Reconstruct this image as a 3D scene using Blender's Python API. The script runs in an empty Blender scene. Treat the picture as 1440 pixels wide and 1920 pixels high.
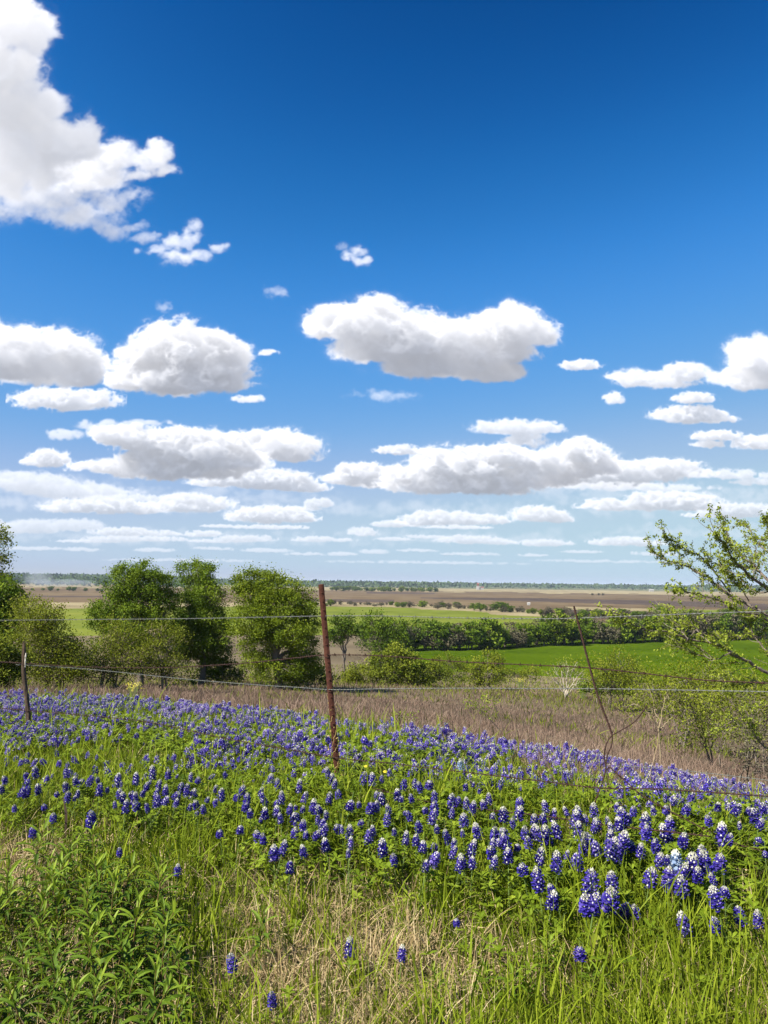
# Bluebonnet hillside with an old barbed wire fence above a Texas river valley.
import bpy, math, random
import numpy as np
from mathutils import Matrix, Vector

SC = bpy.context.scene
COL = SC.collection
RNG = np.random.default_rng(7)
random.seed(7)

# ---------------------------------------------------------------- camera
EYE = 1.6
FPX = 1443.0                       # focal length in pixels of the 1440 x 1920 photograph
PITCH, ROLL = math.radians(5.24), math.radians(0.66)
cam_data = bpy.data.cameras.new("camera")
cam_data.sensor_fit = 'VERTICAL'
cam_data.angle = 2 * math.atan(960 / FPX)
cam_data.clip_start, cam_data.clip_end = 0.05, 40000
cam = bpy.data.objects.new("camera", cam_data)
COL.objects.link(cam)
CAM_ROT = Matrix.Rotation(math.radians(90) + PITCH, 4, 'X') @ Matrix.Rotation(ROLL, 4, 'Z')
cam.matrix_world = Matrix.Translation((0, 0, EYE)) @ CAM_ROT
SC.camera = cam

# ---------------------------------------------------------------- sun, exposure
SUN_EL, SUN_AZ = math.radians(44), math.radians(-124)      # azimuth from +Y towards +X: sun stands left, a little behind
sun_dir = Vector((math.sin(SUN_AZ) * math.cos(SUN_EL), math.cos(SUN_AZ) * math.cos(SUN_EL), math.sin(SUN_EL)))
sun_data = bpy.data.lights.new("sun", 'SUN')
sun_data.energy = 5.0
sun_data.angle = math.radians(0.53)
sun_data.color = (1.0, 0.945, 0.85)
sun = bpy.data.objects.new("sun", sun_data)
sun.rotation_euler = sun_dir.to_track_quat('Z', 'Y').to_euler()
COL.objects.link(sun)
SC.view_settings.view_transform = 'Standard'
SC.view_settings.look = 'None'
SC.view_settings.exposure = 1.1
SC.view_settings.gamma = 1.0
SC.cycles.max_bounces = 6
SC.cycles.diffuse_bounces = 3
SC.cycles.glossy_bounces = 2
SC.cycles.transmission_bounces = 4
SC.cycles.transparent_max_bounces = 6
SC.cycles.volume_bounces = 0
SC.cycles.sample_clamp_indirect = 4
SC.cycles.use_denoising = True
SC.cycles.denoiser = 'OPENIMAGEDENOISE'

# ---------------------------------------------------------------- sky with clouds
# The clouds are density volumes lit from the sun's direction; they are summed along the line of sight into one sky map
# that is fixed to the world (u = x/y, v = z/y of the direction), so it turns with the world and not with the camera.
SKY_RES, U0, U1, V0, V1 = 1000, -0.80, 0.80, -0.01, 1.05
SKY_W, SKY_H = int((U1 - U0) * SKY_RES), int((V1 - V0) * SKY_RES)

def pix_dir(px, py):
    """world direction (x, y, z) through a pixel of the photograph, scaled to y = 1"""
    d = CAM_ROT.to_3x3() @ Vector((px - 720.0, 960.0 - py, -FPX))
    return d / d.y

def bspline_axis(a, n, axis, phase=0.0):
    m = a.shape[axis]
    p = np.linspace(1.0 + phase, m - 2.001 - (1 - phase), n) if n > 1 else np.array([1.5])
    i = np.floor(p).astype(int); f = (p - i).astype(np.float32)
    w = [(1 - f) ** 3 / 6, (3 * f ** 3 - 6 * f ** 2 + 4) / 6, (-3 * f ** 3 + 3 * f ** 2 + 3 * f + 1) / 6, f ** 3 / 6]
    sh = [1, 1, 1]; sh[axis] = n
    return sum(np.take(a, np.clip(i - 1 + k, 0, m - 1), axis=axis) * w[k].reshape(sh) for k in range(4))

def noise3(shape, cell, rng):
    """smooth noise about -1..1 over a voxel grid, one lattice point every `cell` voxels (cell per axis)"""
    dims = [int(math.ceil(s / c)) + 5 for s, c in zip(shape, cell)]
    a = rng.uniform(-1, 1, dims).astype(np.float32)
    ph = rng.random(3)
    for ax in (0, 1, 2):
        a = bspline_axis(a, shape[ax], ax, ph[ax])
    return a * 2.2

def cloud_layer(blobs, seed, dens=1.0, billow=0.82, wisp=0.0, haze=0.0, flat=0.55, el=0.3, lit=1.0):
    """returns (x0, y0, rgb, alpha) of one cloud, built in its own voxel grid; blobs in photograph pixels"""
    rng = np.random.default_rng(seed)
    B = []
    for (px, py, rx, ry) in blobs:
        d = pix_dir(px, py)
        k = SKY_RES / FPX * (1.0 + 0.25 * d.z)
        B.append(((d.x - U0) * SKY_RES, (d.z - V0) * SKY_RES, rx * k, ry * k))
    for (bx, by, rx, ry) in list(B):                       # smaller turrets bulging from the main lobes
        for i in range(int(3 + 2.2 * rx / ry)):
            q = rng.uniform(-.92, .92); k = rng.uniform(.3, .62)
            B.append((bx + q * rx, by + rng.uniform(-.25, .75) * ry * math.sqrt(1 - q * q), ry * k * rng.uniform(1, 1.5), ry * k))
    pad = 10 + 0.35 * max(b[3] for b in B)
    x0 = int(min(b[0] - b[2] for b in B) - pad); x1 = int(max(b[0] + b[2] for b in B) + pad)
    y0 = int(min(b[1] - b[3] for b in B) - pad); y1 = int(max(b[1] + b[3] for b in B) + pad)
    W, H = x1 - x0, y1 - y0
    ryx = max(b[3] for b in B)
    D = int(np.clip(2.6 * ryx + 12, 16, 110))
    X = (np.arange(W) + x0).astype(np.float32)[None, :, None]
    Y = (np.arange(H) + y0).astype(np.float32)[:, None, None]
    Z = (np.arange(D) - D / 2).astype(np.float32)[None, None, :]
    size = float(np.median([b[3] for b in B[:len(blobs)]]))
    shape = (H, W, D)
    wx = noise3(shape, (size * .9 + 3,) * 3, rng) * size * (.22 + .25 * wisp) + noise3(shape, (size * .35 + 2,) * 3, rng) * size * (.07 + .12 * wisp)
    wy = noise3(shape, (size * .9 + 3,) * 3, rng) * size * (.16 + .25 * wisp) + noise3(shape, (size * .35 + 2,) * 3, rng) * size * (.06 + .12 * wisp)
    F = np.full(shape, -3.0, np.float32)
    for (bx, by, rx, ry) in B:
        rz = min(rx, ry * 1.25, D * .42)
        cz = rng.uniform(-.25, .25) * ry
        xa, xb = [int(np.clip(v, 0, W)) for v in (bx - x0 - 1.5 * rx - .6 * size, bx - x0 + 1.5 * rx + .6 * size)]
        ya, yb = [int(np.clip(v, 0, H)) for v in (by - y0 - 1.3 * ry - .5 * size, by - y0 + 1.5 * ry + .5 * size)]
        if xb <= xa or yb <= ya: continue
        q = (slice(ya, yb), slice(xa, xb))
        dy = (Y[ya:yb] + wy[q] - by) / ry
        dy = np.where(dy < 0, dy / flat, dy)               # flattened underside
        e = 1.0 - np.sqrt(((X[:, xa:xb] + wx[q] - bx) / rx) ** 2 + dy ** 2 + ((Z - cz) / rz) ** 2)
        k = 0.12
        h = np.clip(.5 + .5 * (F[q] - e) / k, 0, 1)
        F[q] = e * (1 - h) + F[q] * h + k * h * (1 - h)
    det = np.zeros(shape, np.float32); amp, tot = 1.0, 0.0
    c = size * .55 + 2
    for o in range(5):
        if c < 1.6: break
        n = noise3(shape, (c, c * 1.15, c), rng)
        det += amp * ((1 - wisp) * (.55 - 1.5 * np.abs(n)) + wisp * (n * 1.5 - .25)); tot += amp
        amp *= .70; c *= .48
    F = F + .10 + det / max(tot, .1) * billow * (1 + wisp)
    rho = np.clip(F * (2.7 - 2.2 * wisp), 0, 1)
    rho = rho * rho * (3 - 2 * rho) + .05 * np.clip(F * 1.3 + .42, 0, 1) ** 2       # body and a thin ragged fringe
    rho *= dens * (7.0 / (size + 5))
    # light: sweep the optical depth down the grid along the sun's direction
    up = Vector((0, math.cos(el), math.sin(el)))
    L = Vector((sun_dir.x, sun_dir.z * math.cos(el) - sun_dir.y * math.sin(el) * -0.0, -sun_dir.y))
    sx, sz, ly = L.x / L.y, L.z / L.y, 1 / L.normalized().y
    tau = np.zeros(shape, np.float32); tup = np.zeros(shape, np.float32)
    def shift(a, s, axis):
        i = int(math.floor(s)); f = s - i
        return np.roll(a, i, axis) * (1 - f) + np.roll(a, i + 1, axis) * f
    for y in range(H - 2, -1, -1):
        a = tau[y + 1] + rho[y + 1] * (ly * .75 * lit)
        tau[y] = shift(shift(a, -sx, 0), sz, 1)
        tup[y] = tup[y + 1] * .985 + rho[y + 1]
    tdn = np.zeros(shape, np.float32)
    for y in range(1, H):
        tdn[y] = tdn[y - 1] * .985 + rho[y - 1]
    s = .34 * np.exp(-.55 * tau) + .44 * np.exp(-.15 * tau) + .25 * np.exp(-.035 * tau)
    amb = .46 * np.exp(-.12 * tup) + .22 * np.exp(-.14 * tdn) + .22
    T = np.ones((H, W), np.float32)
    acc = np.zeros((H, W, 3), np.float32)
    suncol = np.array((1.08, 1.035, 1.0), np.float32)
    ambcol = np.array((.34, .385, .49), np.float32)
    for z in range(D - 1, -1, -1):
        a = 1 - np.exp(-rho[:, :, z] * 1.0)
        col = s[:, :, z, None] * suncol + amb[:, :, z, None] * ambcol
        acc += (T * a)[:, :, None] * col
        T *= 1 - a
    al = 1 - T
    rgb = acc / np.maximum(al, 1e-4)[:, :, None]
    haze = min(.8, haze * 1.25 + .03)
    hz = np.array((.70, .78, .90), np.float32)
    rgb = rgb * (1 - haze) + hz * haze
    return x0, y0, rgb, al * (1 - .5 * haze)

CLOUDS = [   # blobs (px, py, rx, ry) in pixels of the photograph; farthest first
    (dict(haze=.5, dens=.11, billow=.8, wisp=.7), [(200,945,320,26),(430,930,200,20),(60,915,160,24)]),
    (dict(haze=.55, dens=.11, billow=.8, wisp=.7), [(820,960,420,22),(1250,935,260,26),(1050,915,250,18)]),
    (dict(haze=.6, dens=.11, billow=.8, wisp=.7), [(300,1012,420,18),(900,1012,420,16),(1330,1000,200,18)]),
    (dict(haze=.5, dens=.55, billow=.5, wisp=.35), [(700,1036,28,6),(640,1040,30,5),(780,1034,40,4),(880,1040,60,4),(1000,1042,30,4),(1090,1036,40,4),(1230,1040,50,5)]),
    (dict(haze=.5, dens=.55, billow=.5, wisp=.35), [(60,1030,60,5),(150,1032,40,5),(290,1033,40,5),(400,1030,40,4),(500,1034,50,5),(570,1040,40,4)]),
    (dict(haze=.55, dens=.4, billow=.5, wisp=.5), [(350,1052,160,4),(800,1056,200,4),(1150,1054,160,4)]),
    (dict(haze=.38, dens=.9), [(885,1015,58,9),(935,1018,30,6)]), (dict(haze=.38, dens=.9), [(1020,1020,46,7)]),
    (dict(haze=.34, dens=1.0), [(1180,1018,60,10),(1140,1020,40,6)]), (dict(haze=.4, dens=.8), [(590,1013,36,6),(640,1014,26,4)]),
    (dict(haze=.4, dens=.8), [(460,1012,50,7),(400,1016,40,4)]), (dict(haze=.36, dens=.9), [(680,1000,24,10)]),
    (dict(haze=.4, dens=.8), [(260,1012,90,6),(170,1016,60,4)]), (dict(haze=.42, dens=.8), [(740,1012,30,4),(800,1008,36,4)]),
    (dict(haze=.4, dens=.6), [(60,990,80,14),(140,988,50,13),(20,996,50,8)]), (dict(haze=.34, dens=.9), [(235,1000,55,9),(300,1002,40,6),(380,1003,34,7)]),
    (dict(haze=.25), [(830,976,66,15),(905,978,42,11),(780,982,40,8)]), (dict(haze=.32, dens=.8), [(735,985,34,7),(860,990,60,4)]),
    (dict(haze=.22), [(1008,968,46,17),(1040,975,30,9)]), (dict(haze=.28), [(1400,960,80,13),(1350,968,60,7)]),
    (dict(haze=.2), [(510,970,70,18),(460,968,30,11),(555,974,30,9)]), (dict(haze=.34, dens=.7), [(500,990,70,5),(420,988,40,4)]),
    (dict(haze=.2), [(1260,944,75,19),(1200,950,60,12),(1140,950,50,12),(1300,952,60,9)]),
    (dict(haze=.22), [(360,948,68,19),(310,955,40,10)]), (dict(haze=.24), [(190,953,90,16),(120,955,40,10),(260,960,40,7)]),
    (dict(haze=.3, dens=.8), [(598,946,24,10),(570,955,26,6)]),
    (dict(haze=.3, dens=.5, wisp=.15), [(150,925,105,18),(40,905,90,20),(90,915,90,16)]), (dict(haze=.35, dens=.5, wisp=.3), [(250,935,80,8)]),
    (dict(haze=.16), [(480,902,90,20),(560,915,45,12),(410,905,50,12),(520,912,80,10)]),
    (dict(haze=.12), [(1170,890,105,24),(1250,884,65,20),(1120,905,100,16),(1290,888,50,10)]), (dict(haze=.3, dens=.5, wisp=.3), [(1370,892,80,11),(1420,905,50,8),(1190,915,150,9)]),
    (dict(haze=.08), [(680,888,44,18),(650,902,44,14),(710,905,60,16),(725,860,0.01,0.01)][:3]),
    (dict(haze=.06, dens=1.1), [(860,878,80,34),(790,895,70,24),(930,865,80,24),(1010,868,90,24),(1085,862,60,32),(1120,876,40,18),(860,912,130,24),(960,900,110,22),(1050,885,80,18)]),
    (dict(haze=.12), [(88,864,34,19),(60,868,18,10)]),
    (dict(haze=.05), [(510,842,75,32),(470,848,40,26),(550,858,40,16)]),
    (dict(haze=.06, dens=1.1), [(230,820,58,22),(310,835,80,28),(380,846,70,32),(420,868,75,26),(220,880,78,16),(330,885,110,24),(300,862,70,20)]),
    (dict(haze=.16, dens=.7, wisp=.3), [(970,806,80,16),(985,828,34,18),(1020,803,30,12)]), (dict(haze=.15), [(750,847,40,10)]),
    (dict(haze=.3, dens=.35, wisp=.5), [(125,818,30,14),(210,800,60,12),(270,796,50,8)]),
    (dict(haze=.12, dens=.8, wisp=.15), [(1345,820,45,11),(1420,834,42,15),(1330,835,30,8)]),
    (dict(haze=.1, dens=.85, wisp=.2), [(1290,782,62,19),(1300,750,36,12),(1340,788,40,9)]), (dict(haze=.12, dens=.6, wisp=.3), [(1150,752,18,15)]),
    (dict(haze=.08, dens=.75, wisp=.3), [(1225,716,75,22),(1285,702,42,20),(1180,712,40,14)]), (dict(haze=.1, dens=.8, wisp=.1), [(1090,688,32,11)]),
    (dict(haze=.02), [(1420,685,52,44),(1470,690,60,46),(1400,715,55,26)]),
    (dict(haze=.08, dens=.9), [(125,755,88,23),(80,752,40,16)]),
    (dict(haze=0), [(30,665,85,48),(100,672,64,50),(152,700,44,36),(20,695,120,38),(-60,660,80,50)]),
    (dict(haze=0, dens=1.1), [(330,664,70,54),(290,672,40,36),(405,688,56,44),(345,712,110,42),(250,690,42,20),(240,716,42,20),(300,705,80,34)]), (dict(haze=.1, dens=.5, wisp=.4), [(462,750,30,10),(500,664,20,8)]),
    (dict(haze=0), [(640,612,56,40),(700,616,56,50),(770,640,80,46),(850,644,70,44),(950,625,64,46),(1005,634,36,30),(900,660,90,40),(830,690,110,34),(940,702,44,24),(720,660,80,36)]),
    (dict(haze=.05, dens=.2, wisp=.6), [(668,488,22,20)]), (dict(haze=.2, dens=.07, wisp=.7), [(305,578,14,12),(515,552,16,18),(640,465,14,10),(720,745,60,14)]),
    (dict(haze=.06, dens=.15, wisp=.6, flat=.8), [(345,480,44,22),(325,455,26,18),(360,450,18,26),(405,468,18,14),(290,470,30,10)]),
    (dict(haze=.03, dens=.17, wisp=.55, flat=.9, lit=4), [(50,372,100,48),(150,402,80,36),(225,424,52,20),(215,372,50,24),(120,345,100,50),(270,448,34,16)]),
    (dict(haze=0, dens=.3, wisp=.4, flat=.9, lit=1.5), [(205,300,46,34),(255,306,38,20),(294,292,26,26),(312,318,22,14),(170,328,66,32),(235,322,50,18)]),
    (dict(haze=0, dens=.6, wisp=.16, flat=.9, lit=.62), [(0,45,62,56),(-30,130,90,80),(30,205,68,60),(0,285,110,80),(90,262,72,54),(150,272,44,38),(62,75,20,28),(10,325,100,48)]),
]

def build_sky_map():
    img = np.zeros((SKY_H, SKY_W, 4), np.float32)          # premultiplied colour and cover
    for n, (kw, blobs) in enumerate(CLOUDS):
        el = math.atan(pix_dir(*blobs[0][:2]).z)
        x0, y0, rgb, al = cloud_layer(blobs, 100 + n, el=el, **kw)
        H, W = al.shape
        ax, ay = max(0, -x0), max(0, -y0)
        bx, by = min(W, SKY_W - x0), min(H, SKY_H - y0)
        if bx <= ax or by <= ay: continue
        t = img[y0 + ay:y0 + by, x0 + ax:x0 + bx]
        a = al[ay:by, ax:bx, None]
        t[:, :, :3] = t[:, :, :3] * (1 - a) + rgb[ay:by, ax:bx] * a
        t[:, :, 3:] = t[:, :, 3:] * (1 - a) + a
    img[:, :, :3] /= np.maximum(img[:, :, 3:], 1e-4)
    im = bpy.data.images.new("cloud_cover", SKY_W, SKY_H, alpha=True, float_buffer=True, is_data=True)
    im.alpha_mode = 'CHANNEL_PACKED'
    im.pixels.foreach_set(img.ravel())
    im.pack()
    return im

world = bpy.data.worlds.new("World")
SC.world = world
world.use_nodes = True
NT = world.node_tree
NT.nodes.clear()
def wn(t, **kw):
    n = NT.nodes.new(t)
    for k, v in kw.items(): setattr(n, k, v)
    return n
def wmath(op, a, b=None, clamp=False):
    n = wn('ShaderNodeMath', operation=op, use_clamp=clamp)
    for i, v in enumerate((a, b)):
        if v is None: continue
        if isinstance(v, (int, float)): n.inputs[i].default_value = v
        else: NT.links.new(v, n.inputs[i])
    return n.outputs[0]
sky = wn('ShaderNodeTexSky', sky_type='NISHITA', sun_disc=False, sun_elevation=SUN_EL, sun_rotation=SUN_AZ,
         altitude=200, air_density=1.0, dust_density=0.6, ozone_density=2.2)
def wscale(sock, k):
    n = wn('ShaderNodeVectorMath', operation='SCALE')
    NT.links.new(sock, n.inputs[0]); n.inputs['Scale'].default_value = k
    return n.outputs[0]
curve = wn('ShaderNodeRGBCurve')                           # the photograph's deep, saturated blue
CURVES = (((0, 0), (.075, .0015), (.087, .0045), (.105, .017), (.138, .058), (.21, .165), (.3, .35), (.42, .465), (.5, .485), (1, .50)),
          ((0, 0), (.12, .05), (.147, .098), (.175, .166), (.231, .285), (.34, .415), (.5, .575), (.58, .64), (1, .66)),
          ((0, 0), (.22, .2), (.27, .365), (.319, .535), (.397, .735), (.485, .79), (.65, .795), (1, .80)))
for c, pts in zip(curve.mapping.curves, CURVES):
    pts = [(a, b / 2 ** SC.view_settings.exposure) for a, b in pts]
    c.points[0].location, c.points[1].location = pts[0], pts[-1]
    for q in pts[1:-1]: c.points.new(*q)
curve.mapping.update()
NT.links.new(wscale(sky.outputs[0], .1), curve.inputs['Color'])
bg_sky = wn('ShaderNodeBackground'); bg_sky.inputs[1].default_value = 0.1
NT.links.new(wscale(curve.outputs[0], 10), bg_sky.inputs[0])
tc = wn('ShaderNodeTexCoord')
sep = wn('ShaderNodeSeparateXYZ'); NT.links.new(tc.outputs['Generated'], sep.inputs[0])
ysafe = wmath('MAXIMUM', sep.outputs[1], 0.02)
uu = wmath('DIVIDE', wmath('SUBTRACT', wmath('DIVIDE', sep.outputs[0], ysafe), U0), U1 - U0)
vv = wmath('DIVIDE', wmath('SUBTRACT', wmath('DIVIDE', sep.outputs[2], ysafe), V0), V1 - V0)
comb = wn('ShaderNodeCombineXYZ'); NT.links.new(uu, comb.inputs[0]); NT.links.new(vv, comb.inputs[1])
tex = wn('ShaderNodeTexImage', image=build_sky_map(), extension='CLIP', interpolation='Cubic')
NT.links.new(comb.outputs[0], tex.inputs[0])
bg_cloud = wn('ShaderNodeBackground'); bg_cloud.inputs[1].default_value = 1 / 2 ** SC.view_settings.exposure * 1.02
NT.links.new(tex.outputs[0], bg_cloud.inputs[0])
mixw = wn('ShaderNodeMixShader')
NT.links.new(tex.outputs[1], mixw.inputs[0]); NT.links.new(bg_sky.outputs[0], mixw.inputs[1]); NT.links.new(bg_cloud.outputs[0], mixw.inputs[2])
outw = wn('ShaderNodeOutputWorld'); NT.links.new(mixw.outputs[0], outw.inputs[0])

# ---------------------------------------------------------------- helpers
def arr(x): return np.asarray(x, dtype=np.float32)

class MB:
    """collects vertices, faces and a per-vertex 'tint' and links them as ONE mesh object"""
    def __init__(s): s.V = []; s.F = []; s.T = []; s.n = 0
    def add(s, v, f, tint=0.5, mat=0):
        v = arr(v).reshape(-1, 3); f = np.asarray(f, dtype=np.int64)
        s.V.append(v); s.F.append((f + s.n, mat))
        s.T.append(np.broadcast_to(arr(tint), (len(v),)).copy() if np.ndim(tint) <= 1 else arr(tint).ravel())
        s.n += len(v)
    def mesh(s, name, mats, smooth=False):
        me = bpy.data.meshes.new(name)
        V = np.concatenate(s.V); T = np.concatenate(s.T)
        me.vertices.add(len(V)); me.vertices.foreach_set('co', V.ravel())
        idx = np.concatenate([f.ravel() for f, m in s.F])
        tot = np.concatenate([np.full(len(f), f.shape[1], np.int32) for f, m in s.F])
        mi = np.concatenate([np.full(len(f), m, np.int32) for f, m in s.F])
        me.loops.add(len(idx)); me.loops.foreach_set('vertex_index', idx.astype(np.int32))
        me.polygons.add(len(tot))
        me.polygons.foreach_set('loop_start', np.concatenate([[0], np.cumsum(tot)[:-1]]).astype(np.int32))
        me.polygons.foreach_set('material_index', mi)
        me.polygons.foreach_set('use_smooth', np.full(len(tot), smooth))
        at = me.attributes.new('tint', 'FLOAT', 'POINT'); at.data.foreach_set('value', T)
        for m in (mats if isinstance(mats, (list, tuple)) else [mats]): me.materials.append(m)
        me.update(calc_edges=True)
        return me
    def build(s, name, mats, parent=None, smooth=False):
        return link(name, s.mesh(name, mats, smooth), parent)

def link(name, data, parent=None, loc=None):
    o = bpy.data.objects.new(name, data); COL.objects.link(o)
    if parent is not None: o.parent = parent
    if loc is not None: o.location = loc
    return o
def tag(o, label=None, cat=None, group=None, kind=None):
    if label: o['label'] = label
    if cat: o['category'] = cat
    if group: o['group'] = group
    if kind: o['kind'] = kind
    return o
def thing(name, label, cat, loc, group=None, rz=0.0):
    o = link(name, None, None, loc); o.rotation_euler = (0, 0, rz); o.empty_display_size = .05
    return tag(o, label, cat, group)

def frames(P):
    """tangent, side and up vectors along polylines P (k, n, 3)"""
    T = np.gradient(P, axis=1); T /= np.linalg.norm(T, axis=2, keepdims=True) + 1e-9
    ref = np.where(np.abs(T[:, :, 2:3]) > .9, arr([1, 0, 0]), arr([0, 0, 1]))
    S = np.cross(T, ref); S /= np.linalg.norm(S, axis=2, keepdims=True) + 1e-9
    return T, S, np.cross(S, T)
def tubes(mb, P, R, sides=4, tint=0.5, mat=0):
    """P (k, n, 3) polylines, R (k, n) radii: open tubes"""
    P = arr(P); R = arr(R)
    if P.ndim == 2: P = P[None]; R = R[None] if R.ndim == 1 else R
    k, n, _ = P.shape
    R = np.broadcast_to(R, (k, n))
    T, S, U = frames(P)
    a = np.arange(sides) * 2 * np.pi / sides
    V = P[:, :, None] + R[:, :, None, None] * (np.cos(a)[None, None, :, None] * S[:, :, None] + np.sin(a)[None, None, :, None] * U[:, :, None])
    i = np.arange(n - 1)[:, None]; j = np.arange(sides)[None, :]
    q = np.stack([i * sides + j, i * sides + (j + 1) % sides, (i + 1) * sides + (j + 1) % sides, (i + 1) * sides + j], -1).reshape(-1, 4)
    F = (np.arange(k)[:, None, None] * n * sides + q[None]).reshape(-1, 4)
    t = np.broadcast_to(arr(tint).reshape(-1, 1) if np.ndim(tint) else arr([[tint]]), (k, n * sides))
    mb.add(V.reshape(-1, 3), F, t.ravel(), mat)
def ribbons(mb, P, Wd, S, tint=0.5, mat=0):
    """flat blades: P (k, n, 3) centre lines, Wd (k, n) half widths, S (k, 3) or (k, n, 3) side vectors"""
    P = arr(P); k, n, _ = P.shape
    S = arr(S); S = S[:, None] if S.ndim == 2 else S
    V = np.stack([P - S * Wd[:, :, None], P + S * Wd[:, :, None]], 2)
    i = np.arange(n - 1)
    q = np.stack([2 * i, 2 * i + 1, 2 * i + 3, 2 * i + 2], -1)
    F = (np.arange(k)[:, None, None] * 2 * n + q[None]).reshape(-1, 4)
    t = np.broadcast_to(arr(tint).reshape(-1, 1) if np.ndim(tint) else arr([[tint]]), (k, 2 * n))
    mb.add(V.reshape(-1, 3), F, t.ravel(), mat)
def unit(v): return v / (np.linalg.norm(v, axis=-1, keepdims=True) + 1e-9)
def leaf_quads(mb, C, size, rng, tint=0.5, aspect=0.55, up=0.35, mat=0):
    """rhombic leaves scattered at C with random orientation"""
    n = len(C)
    N = unit(rng.normal(size=(n, 3)) + arr([0, 0, up]))
    A = unit(np.cross(N, rng.normal(size=(n, 3)))); B = np.cross(N, A)
    s = (np.broadcast_to(size, (n,)) * rng.uniform(.65, 1.3, n))[:, None]
    V = np.stack([C - A * s * .5, C + B * s * aspect * .5, C + A * s * .5, C - B * s * aspect * .5], 1)
    t = np.broadcast_to(arr(tint), (n,))
    mb.add(V.reshape(-1, 3), np.arange(4 * n).reshape(n, 4), np.repeat(t, 4), mat)

def vnoise(x, y, cell, seed):
    """smooth 2-D noise 0..1 in world coordinates"""
    r = np.random.default_rng(seed).random((64, 64))
    x = np.asarray(x) / cell; y = np.asarray(y) / cell
    i = np.floor(x).astype(int); j = np.floor(y).astype(int); f = x - i; g = y - j
    f = f * f * (3 - 2 * f); g = g * g * (3 - 2 * g)
    a = r[i % 64, j % 64]; b = r[(i + 1) % 64, j % 64]; c = r[i % 64, (j + 1) % 64]; d = r[(i + 1) % 64, (j + 1) % 64]
    return (a * (1 - f) + b * f) * (1 - g) + (c * (1 - f) + d * f) * g
def sstep(a, b, x):
    t = np.clip((np.asarray(x) - a) / (b - a), 0, 1); return t * t * (3 - 2 * t)

# ---------------------------------------------------------------- materials
def ramp_mat(name, cols, translucent=0.0, rough=0.65, spec=0.25, noise=None, bump=0.0):
    """colour ramp over the 'tint' of each blade, leaf or chip (noise: (scale, weight) adds a world-space mottle)"""
    m = bpy.data.materials.new(name); m.use_nodes = True
    nt = m.node_tree; nt.nodes.clear()
    out = nt.nodes.new('ShaderNodeOutputMaterial')
    p = nt.nodes.new('ShaderNodeBsdfPrincipled')
    p.inputs['Roughness'].default_value = rough; p.inputs['Specular IOR Level'].default_value = spec
    at = nt.nodes.new('ShaderNodeAttribute'); at.attribute_name = 'tint'
    fac = at.outputs['Fac']
    if noise:
        tc = nt.nodes.new('ShaderNodeTexCoord'); nz = nt.nodes.new('ShaderNodeTexNoise')
        nz.inputs['Scale'].default_value = noise[0]; nz.inputs['Detail'].default_value = 6; nz.inputs['Roughness'].default_value = .65
        nt.links.new(tc.outputs['Object'], nz.inputs['Vector'])
        ma = nt.nodes.new('ShaderNodeMath'); ma.operation = 'MULTIPLY_ADD'
        nt.links.new(nz.outputs['Fac'], ma.inputs[0]); ma.inputs[1].default_value = noise[1] * 2
        sb = nt.nodes.new('ShaderNodeMath'); sb.operation = 'SUBTRACT'; nt.links.new(fac, sb.inputs[0]); sb.inputs[1].default_value = noise[1]
        nt.links.new(sb.outputs[0], ma.inputs[2]); fac = ma.outputs[0]
        if bump:
            b = nt.nodes.new('ShaderNodeBump'); b.inputs['Strength'].default_value = bump; b.inputs['Distance'].default_value = .02
            nt.links.new(nz.outputs['Fac'], b.inputs['Height']); nt.links.new(b.outputs[0], p.inputs['Normal'])
    r = nt.nodes.new('ShaderNodeValToRGB')
    el = r.color_ramp.elements
    while len(el) < len(cols): el.new(.5)
    for i, c in enumerate(cols):
        el[i].position = i / (len(cols) - 1); el[i].color = (*[v * (.84 if i else .72) for v in c], 1)
    nt.links.new(fac, r.inputs[0]); nt.links.new(r.outputs[0], p.inputs['Base Color'])
    if translucent:
        t = nt.nodes.new('ShaderNodeBsdfTranslucent'); nt.links.new(r.outputs[0], t.inputs[0])
        mx = nt.nodes.new('ShaderNodeMixShader'); mx.inputs[0].default_value = translucent
        nt.links.new(p.outputs[0], mx.inputs[1]); nt.links.new(t.outputs[0], mx.inputs[2]); nt.links.new(mx.outputs[0], out.inputs[0])
    else: nt.links.new(p.outputs[0], out.inputs[0])
    return m

M = {}
M['grass'] = ramp_mat('grass_blade', [(.07, .11, .006), (.195, .262, .012), (.35, .40, .035)], .3, .6, .12)
M['straw'] = ramp_mat('dry_straw', [(.20, .12, .055), (.44, .325, .16), (.66, .54, .31)], .15, .7, .2)
M['lupin_leaf'] = ramp_mat('palmate_leaf', [(.07, .12, .006), (.165, .24, .013), (.31, .39, .035)], .3, .6, .12)
M['weed_leaf'] = ramp_mat('lance_leaf', [(.038, .08, .006), (.105, .18, .010), (.29, .38, .03)], .28, .5, .2)
M['weed_stem'] = ramp_mat('weed_stem', [(.16, .08, .03), (.17, .20, .05), (.24, .33, .08)], .1)
M['petal'] = ramp_mat('blue_petal', [(.020, .014, .19), (.060, .040, .40), (.18, .13, .54), (.42, .33, .64)], .25, .55, .2)
M['petal_pale'] = ramp_mat('pale_blue_petal', [(.25, .38, .62), (.5, .62, .78), (.8, .85, .9)], .25, .55, .2)
M['white_bud'] = ramp_mat('white_bud', [(.55, .55, .38), (.75, .73, .58), (.85, .84, .76)], .25, .6, .2)
M['lupin_stem'] = ramp_mat('lupin_stem', [(.09, .14, .03), (.16, .24, .06), (.2, .28, .08)], .1)
M['brown_stalk'] = ramp_mat('brown_stalk', [(.105, .066, .047), (.20, .136, .10), (.37, .27, .195)], .15, .8, .1)
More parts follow.
